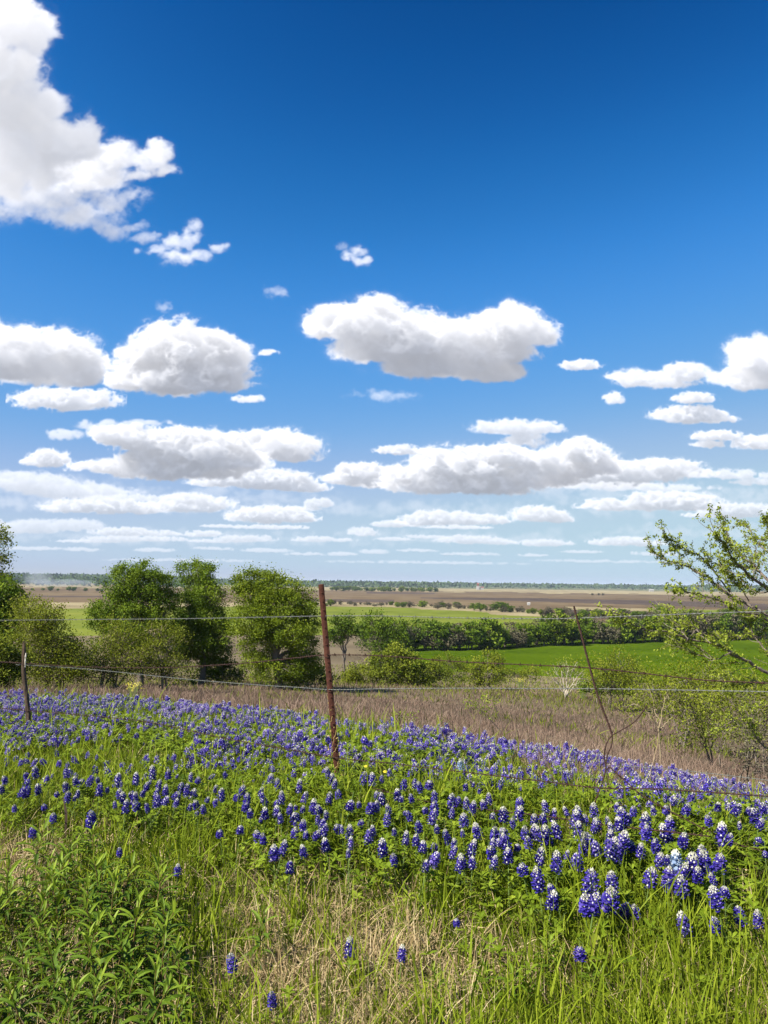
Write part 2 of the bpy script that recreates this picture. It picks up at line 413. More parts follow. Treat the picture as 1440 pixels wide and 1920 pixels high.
M['yellow_petal'] = ramp_mat('yellow_petal', [(.6, .48, .03), (.8, .68, .05), (.85, .78, .2)], .25)
M['bark'] = ramp_mat('grey_bark', [(.07, .055, .04), (.17, .14, .11), (.32, .28, .23)], 0, .85, .1)
M['pale_bark'] = ramp_mat('pale_bark', [(.17, .13, .07), (.31, .25, .15), (.48, .41, .28)], 0, .85, .1)
M['white_bark'] = ramp_mat('white_bark', [(.34, .29, .21), (.52, .46, .36), (.68, .62, .5)], 0, .85, .1)
M['leaf_dark'] = ramp_mat('dark_leaf', [(.035, .07, .006), (.11, .18, .010), (.24, .32, .02)], .25, .6, .12)
M['leaf_mid'] = ramp_mat('mid_leaf', [(.055, .10, .007), (.155, .215, .012), (.30, .36, .02)], .3, .6, .12)
M['leaf_olive'] = ramp_mat('olive_leaf', [(.08, .105, .009), (.18, .215, .016), (.32, .35, .04)], .3, .7, .08)
M['leaf_yellow'] = ramp_mat('yellow_green_leaf', [(.07, .10, .01), (.19, .23, .02), (.38, .41, .04)], .3, .65, .1)
M['leaf_spring'] = ramp_mat('spring_leaf', [(.10, .15, .015), (.25, .31, .03), (.44, .50, .07)], .35, .6, .12)
M['leaf_grey'] = ramp_mat('grey_brown_twigs', [(.07, .06, .04), (.13, .115, .07), (.21, .19, .11)], .15, .8, .1)

# ---------------------------------------------------------------- terrain
KU = [-.75, -.5, -.25, 0, .25, .5, .75]
KD = [0.1, 2, 3, 5, 7, 8.5, 10, 12, 14, 20, 30, 45, 60, 100, 150, 300, 600]
KZ = [  # height below the eye for each azimuth tangent (rows) and depth (columns)
 [1.60,1.62,1.62,1.58,1.58,1.62,1.72,1.92,2.16,2.95,4.25,6.3,8.0,11.6,13.3,13.9,14.0],
 [1.60,1.62,1.62,1.57,1.60,1.70,1.80,1.96,2.16,2.95,4.25,6.2,7.9,11.5,13.3,13.9,14.0],
 [1.60,1.61,1.60,1.52,1.56,1.65,1.76,1.92,2.18,2.98,4.25,6.0,7.6,11.0,13.2,13.9,14.0],
 [1.60,1.60,1.57,1.47,1.52,1.67,1.89,2.18,2.48,3.32,4.6,6.3,7.8,11.5,13.3,13.9,14.0],
 [1.60,1.58,1.53,1.44,1.68,1.95,2.22,2.58,2.92,3.82,5.3,7.2,8.8,12.0,13.4,13.9,14.0],
 [1.60,1.56,1.50,1.47,2.0,2.35,2.68,3.05,3.48,4.55,6.1,8.0,9.6,12.4,13.5,13.9,14.0],
 [1.60,1.55,1.48,1.56,2.15,2.58,3.02,3.52,4.0,5.2,6.8,8.7,10.2,12.6,13.6,13.9,14.0]]
def smooth_table():
    lu = np.linspace(-.75, .75, 61); ld = np.linspace(math.log(.1), math.log(600), 500)
    kz = np.array(KZ); kd = np.log(np.array(KD))
    rows = []
    for r in kz:
        z = np.interp(ld, kd, r)
        k = np.exp(-np.linspace(-2, 2, 25) ** 2); k /= k.sum()
        zp = np.concatenate([np.full(12, z[0]), z, np.full(12, z[-1])])
        rows.append(np.convolve(zp, k, 'valid'))
    rows = np.array(rows)
    a = np.array([np.interp(lu, KU, rows[:, j]) for j in range(500)]).T
    k = np.exp(-np.linspace(-2, 2, 11) ** 2); k /= k.sum()
    ap = np.concatenate([np.repeat(a[:1], 5, 0), a, np.repeat(a[-1:], 5, 0)])
    return np.apply_along_axis(lambda c: np.convolve(c, k, 'valid'), 0, ap)
ZT = smooth_table()
def height(x, y, rough=True):
    x = np.asarray(x, float); y = np.asarray(y, float)
    th = np.arctan2(x, y); r = np.hypot(x, y)
    tc = np.clip(th, -.6435, .6435)
    d = np.maximum(r * np.cos(tc), .1)
    fu = (np.tan(tc) + .75) / 1.5 * 60; fd = (np.log(np.minimum(d, 599.9)) - math.log(.1)) / (math.log(600) - math.log(.1)) * 499
    i = np.clip(np.floor(fu).astype(int), 0, 59); j = np.clip(np.floor(fd).astype(int), 0, 498); f = fu - i; g = fd - j
    z = (ZT[i, j] * (1 - f) + ZT[i + 1, j] * f) * (1 - g) + (ZT[i, j + 1] * (1 - f) + ZT[i + 1, j + 1] * f) * g
    z = EYE - z
    back = sstep(.9, 1.9, np.abs(th))
    z = z * (1 - back) + (EYE - 1.62) * back
    hill = sstep(1150, 2600, r) * sstep(-.16, -.34, np.tan(np.clip(th, -1.4, 1.4)))         # wooded rise far to the left
    z = z + 15 * hill
    if rough:
        amp = np.clip(r / 8, .0, 1) * .05 + .02
        z = z + amp * (vnoise(x + 300, y + 300, .9, 5) - .5) + np.clip(r / 40, 0, 1) * .5 * (vnoise(x + 900, y + 900, 14, 6) - .5) * (r < 400)
    return z

_RD = np.geomspace(1.5, 900, 6000)
def hit(px, py, h=0.0, tmin=1.5):
    """point where the sight line through a pixel of the photograph comes down to h above the ground"""
    d = pix_dir(px, py)
    D = _RD[_RD > tmin]
    g = height(d.x * D, D) + h
    z = EYE + d.z * D
    k = np.argmax(z <= g)
    t = D[k]
    return np.array((d.x * t, t, height(d.x * t, t)))
def at_depth(px, py, y):
    d = pix_dir(px, py)
    return np.array((d.x * y, y, EYE + d.z * y))
def horizon_y(px): return 1092.4 + (px - 720) * math.tan(ROLL)

# the sheet of ground: a polar grid that grows coarser with distance, cut into named pieces along its own edges
def build_terrain():
    th = np.concatenate([np.linspace(-.72, .72, 640), np.linspace(.74, 2 * math.pi - .74, 70)])
    tn = 14.0 / np.linspace(14 / 160, 14 / 9000., 170)
    rr = np.concatenate([np.geomspace(.4, 158, 300), tn, [12000, 20000, 34000]])
    A, R = np.meshgrid(th, rr, indexing='ij')
    X = R * np.sin(A); Y = R * np.cos(A); Z = height(X, Y)
    na, nr = A.shape
    V = np.concatenate([np.stack([X, Y, Z], -1).reshape(-1, 3), [[0, 0, EYE - 1.6]]])
    i = np.arange(na)[:, None]; j = np.arange(nr - 1)[None, :]; i2 = (i + 1) % na
    Q = np.stack([i * nr + j, i2 * nr + j, i2 * nr + j + 1, i * nr + j + 1], -1).reshape(-1, 4)[:, ::-1]
    c = V[Q].mean(1)
    r = np.hypot(c[:, 0], c[:, 1]); front = c[:, 1] > 1
    u = np.where(front, c[:, 0] / np.maximum(c[:, 1], 1), 9); t = -(c[:, 2] - EYE) / np.maximum(c[:, 1], 1)
    dt = t * FPX                                            # how far below the horizon, in photograph pixels
    px = 720 + u * FPX
    wob = (vnoise(c[:, 0] + 5000, c[:, 1] + 5000, 26, 11) - .5)
    zone = np.zeros(len(Q), int)                            # 0 ground
    far = r > 90
    # limits of the strips, given as distance from the camera
    meadow = far & (r > 100 + 20 * wob) & (r < 230) & (px > 700) & (px < 2200)
    zone[meadow] = 1
    lim_far = np.interp(px, [-400, 150, 600, 720, 860, 1000, 1060, 1100], [390, 400, 440, 440, 395, 345, 315, 300]) + 22 * wob
    zone[far & (r > 200) & (r < lim_far) & (px < 1075)] = 2                                # yellow-green crop
    zone[far & (zone == 0) & (r > np.maximum(lim_far * .99, 230))] = 3
    zone[far & (zone == 0) & (r > 205) & (px >= 1075)] = 3
    dark_mask = (zone == 3) & (((r > np.interp(px, [600, 800, 1000, 1340, 1460], [700, 700, 640, 560, 520])) & (r < np.interp(px, [600, 800, 1000, 1340, 1460], [705, 760, 800, 760, 700])) & (px > 790) & (px < 1700))
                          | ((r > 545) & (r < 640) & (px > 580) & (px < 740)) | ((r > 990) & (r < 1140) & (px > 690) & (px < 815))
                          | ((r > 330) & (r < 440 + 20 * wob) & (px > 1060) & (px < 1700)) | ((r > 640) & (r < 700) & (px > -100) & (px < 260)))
    zone[dark_mask] = 4  # bands of the far fields in a darker brown than the farmland around
    strip = (zone == 3) & (r > 450) & (r < 500) & (px > 1215) & (px < 1345)
    zone[strip] = 2
    zone[(zone == 3) & (r > lim_far) & (r < lim_far * 1.22 + 30 * wob) & (px < 1075)] = 6          # pale rough grass beside the crop
    zone[(zone == 3) & (r > 440) & (r < 505 + 20 * wob) & (px >= 1060)] = 6
    zone[(zone == 3) & (r > 1330 + 300 * wob) & (r < 2100)] = 6
    zone[(zone == 3) & (r > 2100)] = 5
    mats = [M['soil'], M['meadow'], M['crop'], M['farmland'], M['dark_ground'], M['far_land'], M['dry_pasture']]
    names = ['ground', 'meadow', 'crop_field', 'farmland', 'dark_field', 'far_land', 'dry_pasture']
    tint = .5 + .45 * (vnoise(V[:, 0] + 800, V[:, 1] + 800, 9, 13) - .5) + .5 * (vnoise(V[:, 0] * .3 + 800, V[:, 1] + 800, 40, 14) - .5)
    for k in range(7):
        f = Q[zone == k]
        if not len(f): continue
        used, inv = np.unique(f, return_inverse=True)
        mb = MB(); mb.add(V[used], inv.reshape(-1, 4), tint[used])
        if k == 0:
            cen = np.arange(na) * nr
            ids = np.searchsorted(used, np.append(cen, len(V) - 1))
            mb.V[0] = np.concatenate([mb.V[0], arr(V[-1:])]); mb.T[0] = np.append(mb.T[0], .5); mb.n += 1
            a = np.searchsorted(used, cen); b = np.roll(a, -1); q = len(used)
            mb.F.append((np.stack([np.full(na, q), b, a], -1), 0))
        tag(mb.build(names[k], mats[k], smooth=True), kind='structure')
M['soil'] = ramp_mat('soil_thatch', [(.07, .05, .03), (.16, .125, .075), (.26, .20, .13)], 0, .95, .05, noise=(7, .45), bump=.4)
M['meadow'] = ramp_mat('meadow_grass', [(.032, .066, .003), (.068, .112, .004), (.10, .15, .007)], 0, .95, .0, noise=(.9, .75), bump=.5)
M['crop'] = ramp_mat('young_crop', [(.12, .15, .013), (.155, .185, .018), (.20, .215, .028)], 0, .9, .05, noise=(.12, .55))
M['farmland'] = ramp_mat('stubble', [(.10, .066, .034), (.145, .10, .053), (.20, .148, .078)], 0, .95, .05, noise=(.02, .6))
M['dry_pasture'] = ramp_mat('dry_pasture', [(.20, .155, .08), (.29, .235, .125), (.36, .30, .17)], 0, .95, .05, noise=(.05, .6))
M['dark_ground'] = ramp_mat('dark_field_ground', [(.06, .042, .032), (.085, .06, .045), (.11, .08, .06)], 0, .95, .05, noise=(.03, .5))
M['far_land'] = ramp_mat('far_land', [(.08, .10, .04), (.12, .13, .055), (.22, .18, .10)], 0, .95, .05, noise=(.006, .5))
build_terrain()

# ---------------------------------------------------------------- near vegetation
def to_pix(x, y, z):
    """photograph pixel of world points (only used to read the photograph's plant zones while sowing)"""
    R = np.array(CAM_ROT.to_3x3())
    c = np.stack([np.asarray(x), np.asarray(y), np.asarray(z) - EYE], -1) @ R
    return 720 + FPX * c[:, 0] / -c[:, 2], 960 - FPX * c[:, 1] / -c[:, 2]
def sow(n, d0, d1, power, rng, umax=.62):
    """n ground points between distances d0 and d1; power 0 sows evenly per square metre, higher favours the near side"""
    k = 2 - power
    q = rng.random(n)
    d = (d0 ** k + q * (d1 ** k - d0 ** k)) ** (1 / k) if abs(k) > 1e-6 else d0 * (d1 / d0) ** q
    u = rng.uniform(-umax, umax, n)
    x, y = u * d, d
    return x, y, height(x, y)
CREST = ([-.75, -.5, -.35, -.25, -.1, 0, .12, .25, .38, .5, .75], [13.5, 13, 12.2, 11.2, 9.7, 8.8, 7.6, 6.3, 5.6, 5.0, 4.7])
def crest(u): return np.interp(u, *CREST)

def blades(mb, x, y, z, h, w, rng, lean=.45, tint=.5, seg=4, droop=.5):
    n = len(x)
    az = rng.uniform(0, 2 * np.pi, n); le = np.abs(rng.normal(0, lean, n))
    dirv = np.stack([np.cos(az), np.sin(az), np.zeros(n)], -1)
    s = np.linspace(0, 1, seg)[None, :, None]
    L = h[:, None, None]
    out = (le[:, None, None] * s + droop * le[:, None, None] * s ** 2.5) * L
    up = (s - .35 * le[:, None, None] * s ** 2.2) * L
    P = np.stack([x, y, z - .01], -1)[:, None] + dirv[:, None] * out + arr([0, 0, 1]) * up
    prof = np.array([.8, 1, .75, .08]) if seg == 4 else np.interp(np.linspace(0, 1, seg), [0, .4, .8, 1], [.8, 1, .6, .08])
    a2 = rng.uniform(0, 2 * np.pi, n)
    S = np.stack([np.cos(a2), np.sin(a2), np.zeros(n)], -1)
    ribbons(mb, P, w[:, None] * prof[None], S, np.broadcast_to(tint, (n,)))

# dryness of the verge: 1 where last year's straw lies thick
def dryness(x, y, px, py):
    n = vnoise(x + 50, y + 50, .45, 21) * .6 + vnoise(x + 50, y + 50, .17, 22) * .4
    zone = sstep(300, 430, px) * (1 - sstep(800, 1000, px)) * sstep(1560, 1680, py)
    zone = np.maximum(zone, .85 * (1 - sstep(100, 420, px)) * sstep(1500, 1550, py) * (1 - sstep(1600, 1650, py)))
    zone = np.maximum(zone, .55 * sstep(1500, 1600, py) * (1 - sstep(900, 1300, px)))
    zone = np.maximum(zone, .35 * sstep(1560, 1700, py))
    return np.clip(zone * (.1 + 1.95 * (n - .37)), 0, 1)

def build_grass():
    rng = np.random.default_rng(31)
    g, s = MB(), MB()
    # green blades
    x, y, z = sow(330000, 1.9, 17, 1.35, rng)
    px, py = to_pix(x, y, z + .08); u = x / y
    dry = dryness(x, y, px, py)
    n2 = vnoise(x + 20, y + 20, .6, 23)
    weeds = (1 - sstep(260, 350, px)) * sstep(1590, 1640, py)
    keep = rng.random(len(x)) < (1.0 - .62 * dry) * (.6 + .6 * n2) * (1 - .55 * weeds) * (1 - sstep(-1.0, 1.2, y - crest(u)))
    x, y, z, px, py, dry, n2 = [a[keep] for a in (x, y, z, px, py, dry, n2)]
    n = len(x)
    tall = np.where(rng.random(n) < .10, rng.uniform(1.5, 2.4, n), 1.0)
    h = rng.uniform(.06, .17, n) * (.65 + .7 * n2) * tall * (1 - .35 * dry)
    w = rng.uniform(.0011, .0026, n) * (1 + y / 9) * np.where(tall > 1, 1.5, 1)
    blades(g, x, y, z, h, w, rng, .42, np.clip(rng.normal(.5, .2, n) + .25 * (n2 - .5), 0, 1))
    # clumps of broad tall blades
    x, y, z = sow(190, 2.2, 7.5, 1.0, rng)
    k = 14
    X = np.repeat(x, k) + rng.normal(0, .025, 190 * k); Y = np.repeat(y, k) + rng.normal(0, .025, 190 * k)
    px, py = to_pix(X, Y, height(X, Y))
    ok = (px > 330) | (py < 1600); X, Y = X[ok], Y[ok]; n = len(X)
    blades(g, X, Y, height(X, Y), rng.uniform(.14, .34, n), rng.uniform(.002, .0042, n), rng, .38, np.clip(rng.normal(.62, .15, n), 0, 1), 6, .8)
    tag(g.build('grass', M['grass']), 'fresh green grass blades covering the near hillside', kind='stuff')
    # straw: half standing, half lying
    x, y, z = sow(200000, 1.9, 10, 1.35, rng)
    px, py = to_pix(x, y, z + .03)
    dry = dryness(x, y, px, py)
    keep = rng.random(len(x)) < np.maximum(dry * 1.2, .13)
    x, y, z, dry = [a[keep] for a in (x, y, z, dry)]; n = len(x)
    h = rng.uniform(.06, .20, n); w = rng.uniform(.0008, .0017, n) * (1 + y / 9)
    lie = rng.random(n) < .62
    az = rng.uniform(0, 2 * np.pi, n)
    P = np.zeros((n, 4, 3)); ss = np.linspace(-.5, .5, 4)
    bend = rng.normal(0, .25, n)
    for i in range(4):
        P[:, i, 0] = x + np.cos(az) * h * ss[i] - np.sin(az) * bend * h * (ss[i] ** 2)
        P[:, i, 1] = y + np.sin(az) * h * ss[i] + np.cos(az) * bend * h * (ss[i] ** 2)
        P[:, i, 2] = z + rng.uniform(.004, .05, n) + rng.normal(0, .12, n) * h * ss[i]
    ribbons(s, P[lie], (w[:, None] * np.array([.7, 1, 1, .5]))[lie], unit(np.stack([-np.sin(az), np.cos(az), rng.normal(0, .6, n)], -1))[lie], np.clip(rng.normal(.55, .22, n), 0, 1)[lie])
    st = ~lie
    blades(s, x[st], y[st], z[st], h[st] * 1.1, w[st], rng, .6, np.clip(rng.normal(.55, .22, st.sum()), 0, 1))
    tag(s.build('dry_grass', M['straw']), 'pale dead straw matted between the green grass', kind='stuff')

def build_brown_field():
    rng = np.random.default_rng(41)
    b = MB()
    x, y, z = sow(260000, 5.0, 75, 1.15, rng, .66)
    u = x / y
    dd = y - crest(u)
    nz = vnoise(x + 40, y + 40, 3.2, 42) * .6 + vnoise(x + 40, y + 40, 1.1, 43) * .4
    keep = (dd > -.9 + 1.2 * (nz - .5)) & (rng.random(len(x)) < (.05 + 1.2 * nz))
    x, y, z, nz = x[keep], y[keep], z[keep], nz[keep]; n = len(x)
    h = rng.uniform(.08, .26, n) * (.35 + 1.2 * vnoise(x + 11, y + 4, .7, 46)) * np.where(rng.random(n) < .03, 1.8, 1); w = rng.uniform(.0009, .0020, n) * (1 + y / 8)
    blades(b, x, y, z, h, w, rng, .5, np.clip(rng.normal(.48, .24, n) + .7 * (nz - .5), 0, 1), 4)
    tag(b.build('dry_stalks', M['brown_stalk']), 'brown dead stalks covering the slope behind the flowers', kind='stuff')
    g = MB()                                               # green undergrowth down the slope and in the hollow
    x, y, z = sow(60000, 12, 110, 1.2, rng, .66)
    nz = vnoise(x + 70, y + 10, 5, 44) * .6 + vnoise(x + 40, y + 40, 1.7, 45) * .4
    u = x / y; low = sstep(38, 52, y)
    keep = (y > crest(u) + 1) & (rng.random(len(x)) < np.maximum(sstep(.58, .75, nz) * .8, low * .8))
    x, y, z = x[keep], y[keep], z[keep]; n = len(x)
    blades(g, x, y, z, rng.uniform(.12, .45, n), rng.uniform(.003, .006, n) * (1 + y / 14), rng, .6, np.clip(rng.normal(.4, .22, n), 0, 1))
    tag(g.build('undergrowth', M['leaf_olive']), 'low olive green undergrowth on the slope', kind='stuff')

# ---- bluebonnets: templates --------------------------------------------------
def palm_leaf(mb, c, r, rng, tint):
    """one palmate leaf of five or six leaflets held at c"""
    n = rng.integers(5, 7); a0 = rng.uniform(0, 6.28)
    ti = rng.normal(0, .35, 2)
    a = a0 + np.arange(n) * 6.28 / n + rng.normal(0, .12, n)
    dv = np.stack([np.cos(a), np.sin(a), .25 + ti[0] * np.cos(a) + ti[1] * np.sin(a)], -1); dv = unit(dv)
    sd = np.stack([-np.sin(a), np.cos(a), np.zeros(n)], -1)
    s = np.array([.08, .5, .8, 1.0]); P = c + dv[:, None] * s[None, :, None] * r
    P[:, :, 2] += .12 * r * np.sin(s * 3.1)
    ribbons(mb, P, np.tile(np.array([.05, .2, .17, .03]) * r, (n, 1)), sd, np.clip(tint + rng.normal(0, .1, n), 0, 1))

def spike_mesh(rng, hi, H=.085, R=.024):
    """petals, white spots and the white crown of one flower spike, base at the origin"""
    pet, tip = MB(), MB()
    n = 42 if hi else 18
    k = np.arange(n); t = (k + .5) / n
    t = t ** .92 * .86
    a = k * 2.399 + rng.uniform(0, 6.28)
    rad = R * np.interp(t, [0, .12, .35, .62, .86], [.70, .94, 1, .86, .56]) * rng.uniform(.72, 1.2, n)
    c = np.stack([np.cos(a) * rad * .62, np.sin(a) * rad * .62, t * H + rng.normal(0, .002, n)], -1)
    o = np.stack([np.cos(a), np.sin(a), np.full(n, .15)], -1); sd = np.stack([-np.sin(a), np.cos(a), np.zeros(n)], -1)
    up = arr([0, 0, 1])
    tint = np.clip(rng.normal(.40, .2, n) - .15 * (1 - t), 0, 1)
    sz = (R * np.interp(t, [0, .6, .86], [.56, .52, .38]) * (1 if hi else 1.55))[:, None]
    if hi:
        # keel and wings: a plump folded pair
        for sg in (-1, 1):
            V = np.stack([c, c + o * sz * 1.25 - up * sz * .25, c + o * sz * 1.3 + sd * sg * sz * .62 + up * sz * .1, c + sd * sg * sz * .85 + o * sz * .35 + up * sz * .15], 1)
            pet.add(V.reshape(-1, 3), np.arange(4 * n).reshape(n, 4), np.repeat(np.clip(tint - .12, 0, 1), 4))
            B = np.stack([c + up * sz * .1, c + o * sz * .3 + sd * sg * sz * .8 + up * sz * .35, c + o * sz * .5 + sd * sg * sz * .6 + up * sz * 1.05, c + o * sz * .35 + up * sz * 1.2], 1)
            pet.add(B.reshape(-1, 3), np.arange(4 * n).reshape(n, 4), np.repeat(np.clip(tint + .12, 0, 1), 4))
        q = rng.random(n) < .55
        W = np.stack([c + o * sz * .62 + up * sz * .45 - sd * sz * .25, c + o * sz * .62 + up * sz * .45 + sd * sz * .25, c + o * sz * .6 + up * sz * .95 + sd * sz * .2, c + o * sz * .6 + up * sz * .95 - sd * sz * .2], 1)[q]
        if len(W): pet.add(W.reshape(-1, 3), np.arange(4 * len(W)).reshape(-1, 4), .8, 1)
    else:
        V = np.stack([c - up * sz * .5, c + sd * sz * .6 + o * sz * .5, c + up * sz * .7 + o * sz * .4, c - sd * sz * .6 + o * sz * .5], 1)
        pet.add(V.reshape(-1, 3), np.arange(4 * n).reshape(n, 4), np.repeat(tint, 4))
        V = np.stack([c - up * sz * .3 + o * sz * 1.0, c + sd * sz * .5, c + up * sz * .6, c - sd * sz * .5], 1)
        pet.add(V.reshape(-1, 3), np.arange(4 * n).reshape(n, 4), np.repeat(np.clip(tint + .1, 0, 1), 4))
        q = rng.random(n) < .18
        W = (c + o * sz * .95)[q]; s2 = sz[q] * .3
        if len(W):
            sdq = sd[q]
            W = np.stack([W - sdq * s2, W - up * s2, W + sdq * s2, W + up * s2], 1)
            pet.add(W.reshape(-1, 3), np.arange(4 * len(W)).reshape(-1, 4), .8, 1)
    m = 20 if hi else 4
    j = np.arange(m); a = j * 2.399; t = .77 + .26 * (j + .5) / m
    rad = R * np.interp(t, [.77, .92, 1.03], [.64, .56, .12])
    c = np.stack([np.cos(a) * rad, np.sin(a) * rad, t * H], -1); s = R * (.32 if hi else .36)
    o = np.stack([np.cos(a), np.sin(a), np.zeros(m)], -1); sd = np.stack([-np.sin(a), np.cos(a), np.zeros(m)], -1)
    for sg in (-1, 1):
        V = np.stack([c - up * s * .6, c + o * s * .8, c + up * s * 1.0, c + sd * sg * s * .8], 1)
        tip.add(V.reshape(-1, 3), np.arange(4 * m).reshape(m, 4), np.repeat(rng.uniform(.1, .9, m), 4))
    return pet, tip

def place_copies(out, tmpl, pos, scale, rot, tilt_az, tilt, rng, dt=None):
    """writes transformed copies of a template MB into the MB `out`"""
    V0 = np.concatenate(tmpl.V); T0 = np.concatenate(tmpl.T)
    n, m = len(pos), len(V0)
    ca, sa = np.cos(rot)[:, None], np.sin(rot)[:, None]
    X = V0[None, :, 0] * ca - V0[None, :, 1] * sa; Y = V0[None, :, 0] * sa + V0[None, :, 1] * ca; Z = np.broadcast_to(V0[None, :, 2], X.shape)
    X = X + Z * (np.sin(tilt) * np.cos(tilt_az))[:, None]; Y = Y + Z * (np.sin(tilt) * np.sin(tilt_az))[:, None]
    V = np.stack([X, Y, Z], -1) * scale[:, None, None] + pos[:, None]
    T = np.broadcast_to(T0, (n, m))
    if dt is not None: T = np.clip(T + dt[:, None], 0, 1)
    for f, mat in tmpl.F:
        F = (np.arange(n)[:, None, None] * m + f[None]).reshape(-1, f.shape[1])
        out.F.append((F + out.n, mat))
    out.V.append(arr(V.reshape(-1, 3))); out.T.append(arr(T.ravel())); out.n += n * m

# where the photograph shows single flower spikes: (origin x, origin y, list of spike centres at three times the scale)
FLOWERS = [
 (0, 1400, [(40,40),(90,40),(115,95),(160,40),(190,65),(250,70),(325,35),(330,90),(385,40),(430,60),(430,105),(490,45),(545,45),(540,90),(600,55),(690,45),(815,35),(740,55),(725,105),(770,85),(835,85),(945,100),(990,95),(1060,75),(1120,90),(1160,105),(1220,75),(1260,95),(1305,95),(1325,65),(1375,120),(1425,115),(1090,35),(1395,85),
  (160,160),(205,150),(250,130),(270,175),(35,185),(10,240),(145,210),(145,250),(115,255),(220,240),(290,165),(375,155),(390,135),(380,225),(325,260),(430,195),(460,195),(495,190),(555,185),(558,250),(605,245),(380,285),(430,270),(420,293),(655,200),(685,213),(765,188),(805,145),(860,155),(615,140),(675,260),(695,290),(650,330),(705,345),(750,260),(750,295),(775,325),(835,345),(800,265),(820,225),(835,205),(890,220),(870,270),(885,315),(915,300),(930,250),(985,265),(985,320),(1015,230),(1050,250),(1080,270),(945,155),(990,165),(1070,180),(1115,180),(1270,160),(1185,140),(1210,240),(1240,280),(1215,315),(1160,295),(1065,340),(1110,325),(1150,350),(1110,370),(1330,275),(1360,245),(1390,295),(1380,330),(1410,375)]),
 (480, 1400, [(10,90),(45,95),(95,105),(135,70),(55,140),(80,180),(185,105),(210,130),(265,85),(275,145),(330,105),(130,215),(240,230),(385,105),(410,150),(430,185),(440,215),(465,265),(410,295),(20,255),(40,290),(60,305),(145,295),(265,290),(105,320),(185,355),(225,340),(260,350),(320,340),(355,345),(400,385),(115,365),(50,380),(25,415),(140,410),(225,390),(220,430),(265,440),(350,415),(375,440),(215,480),(280,495),(325,488),(370,480),(15,500),(45,520),(465,450),(485,470),(525,485),(530,548),(520,605),(600,180),(630,180),(655,190),(710,185),(750,150),(830,215),(800,275),(815,290),(685,275),(715,295),(525,322),(583,325),(640,345),(675,345),(755,358),(590,422),(740,415),(840,370),(875,388),(880,290),(930,225),(970,205),(890,215),(1005,285),(960,350),(1005,355),(985,400),(1100,310),(1140,305),(1100,380),(1185,325),(1215,345),(1180,230),(1220,215),(1255,250),(1375,225),(1285,325),(1315,300),(1330,385),(1395,385),(1170,415),(920,450),(1020,465),(780,480),(660,475),(635,520),(720,570),(840,520),(900,525),(935,565),(1005,555),(780,635),(950,675),(985,632),(1165,490),(1255,480),(1070,490),(1085,520),(1115,560),(1100,595),(1200,580),(1340,485),(1390,480),(1415,540),(1325,560),(1360,545),(1335,595),(1420,620),(1330,660),(1165,640),(1140,665),(1215,655)]),
 (960, 1400, [(40,310),(30,375),(10,430),(195,345),(130,415),(175,405),(225,395),(315,370),(370,390),(350,415),(415,410),(465,365),(540,415),(455,450),(480,430),(630,400),(660,405),(610,440),(590,345),(680,360),(750,440),(755,480),(800,365),(865,345),(960,300),(970,350),(870,290),(910,310),(890,440),(880,490),(955,520),(1110,410),(1155,340),(1220,340),(1250,345),(1330,360),(1370,390),(1280,445),(1385,430),(1410,345),(1390,530),(1425,600),(1180,505),(1210,520),(75,490),(115,490),(145,495),(190,500),(260,480),(210,535),(365,490),(410,510),(440,530),(405,555),(545,520),(560,470),(30,560),(95,545),(480,575),(540,560),(600,540),(625,555),(680,560),(720,590),(570,590),(590,615),(815,555),(150,610),(155,645),(250,660),(300,610),(360,650),(65,675),(830,635),(870,640),(1085,610),(1100,660),(1015,675)]),
 (960, 1580, [(770,190),(880,205),(930,170),(960,240),(1045,180),(1160,315),(1195,265),(155,215),(230,260),(220,330),(440,240),(415,345),(455,340),(565,235),(545,310)]),
]
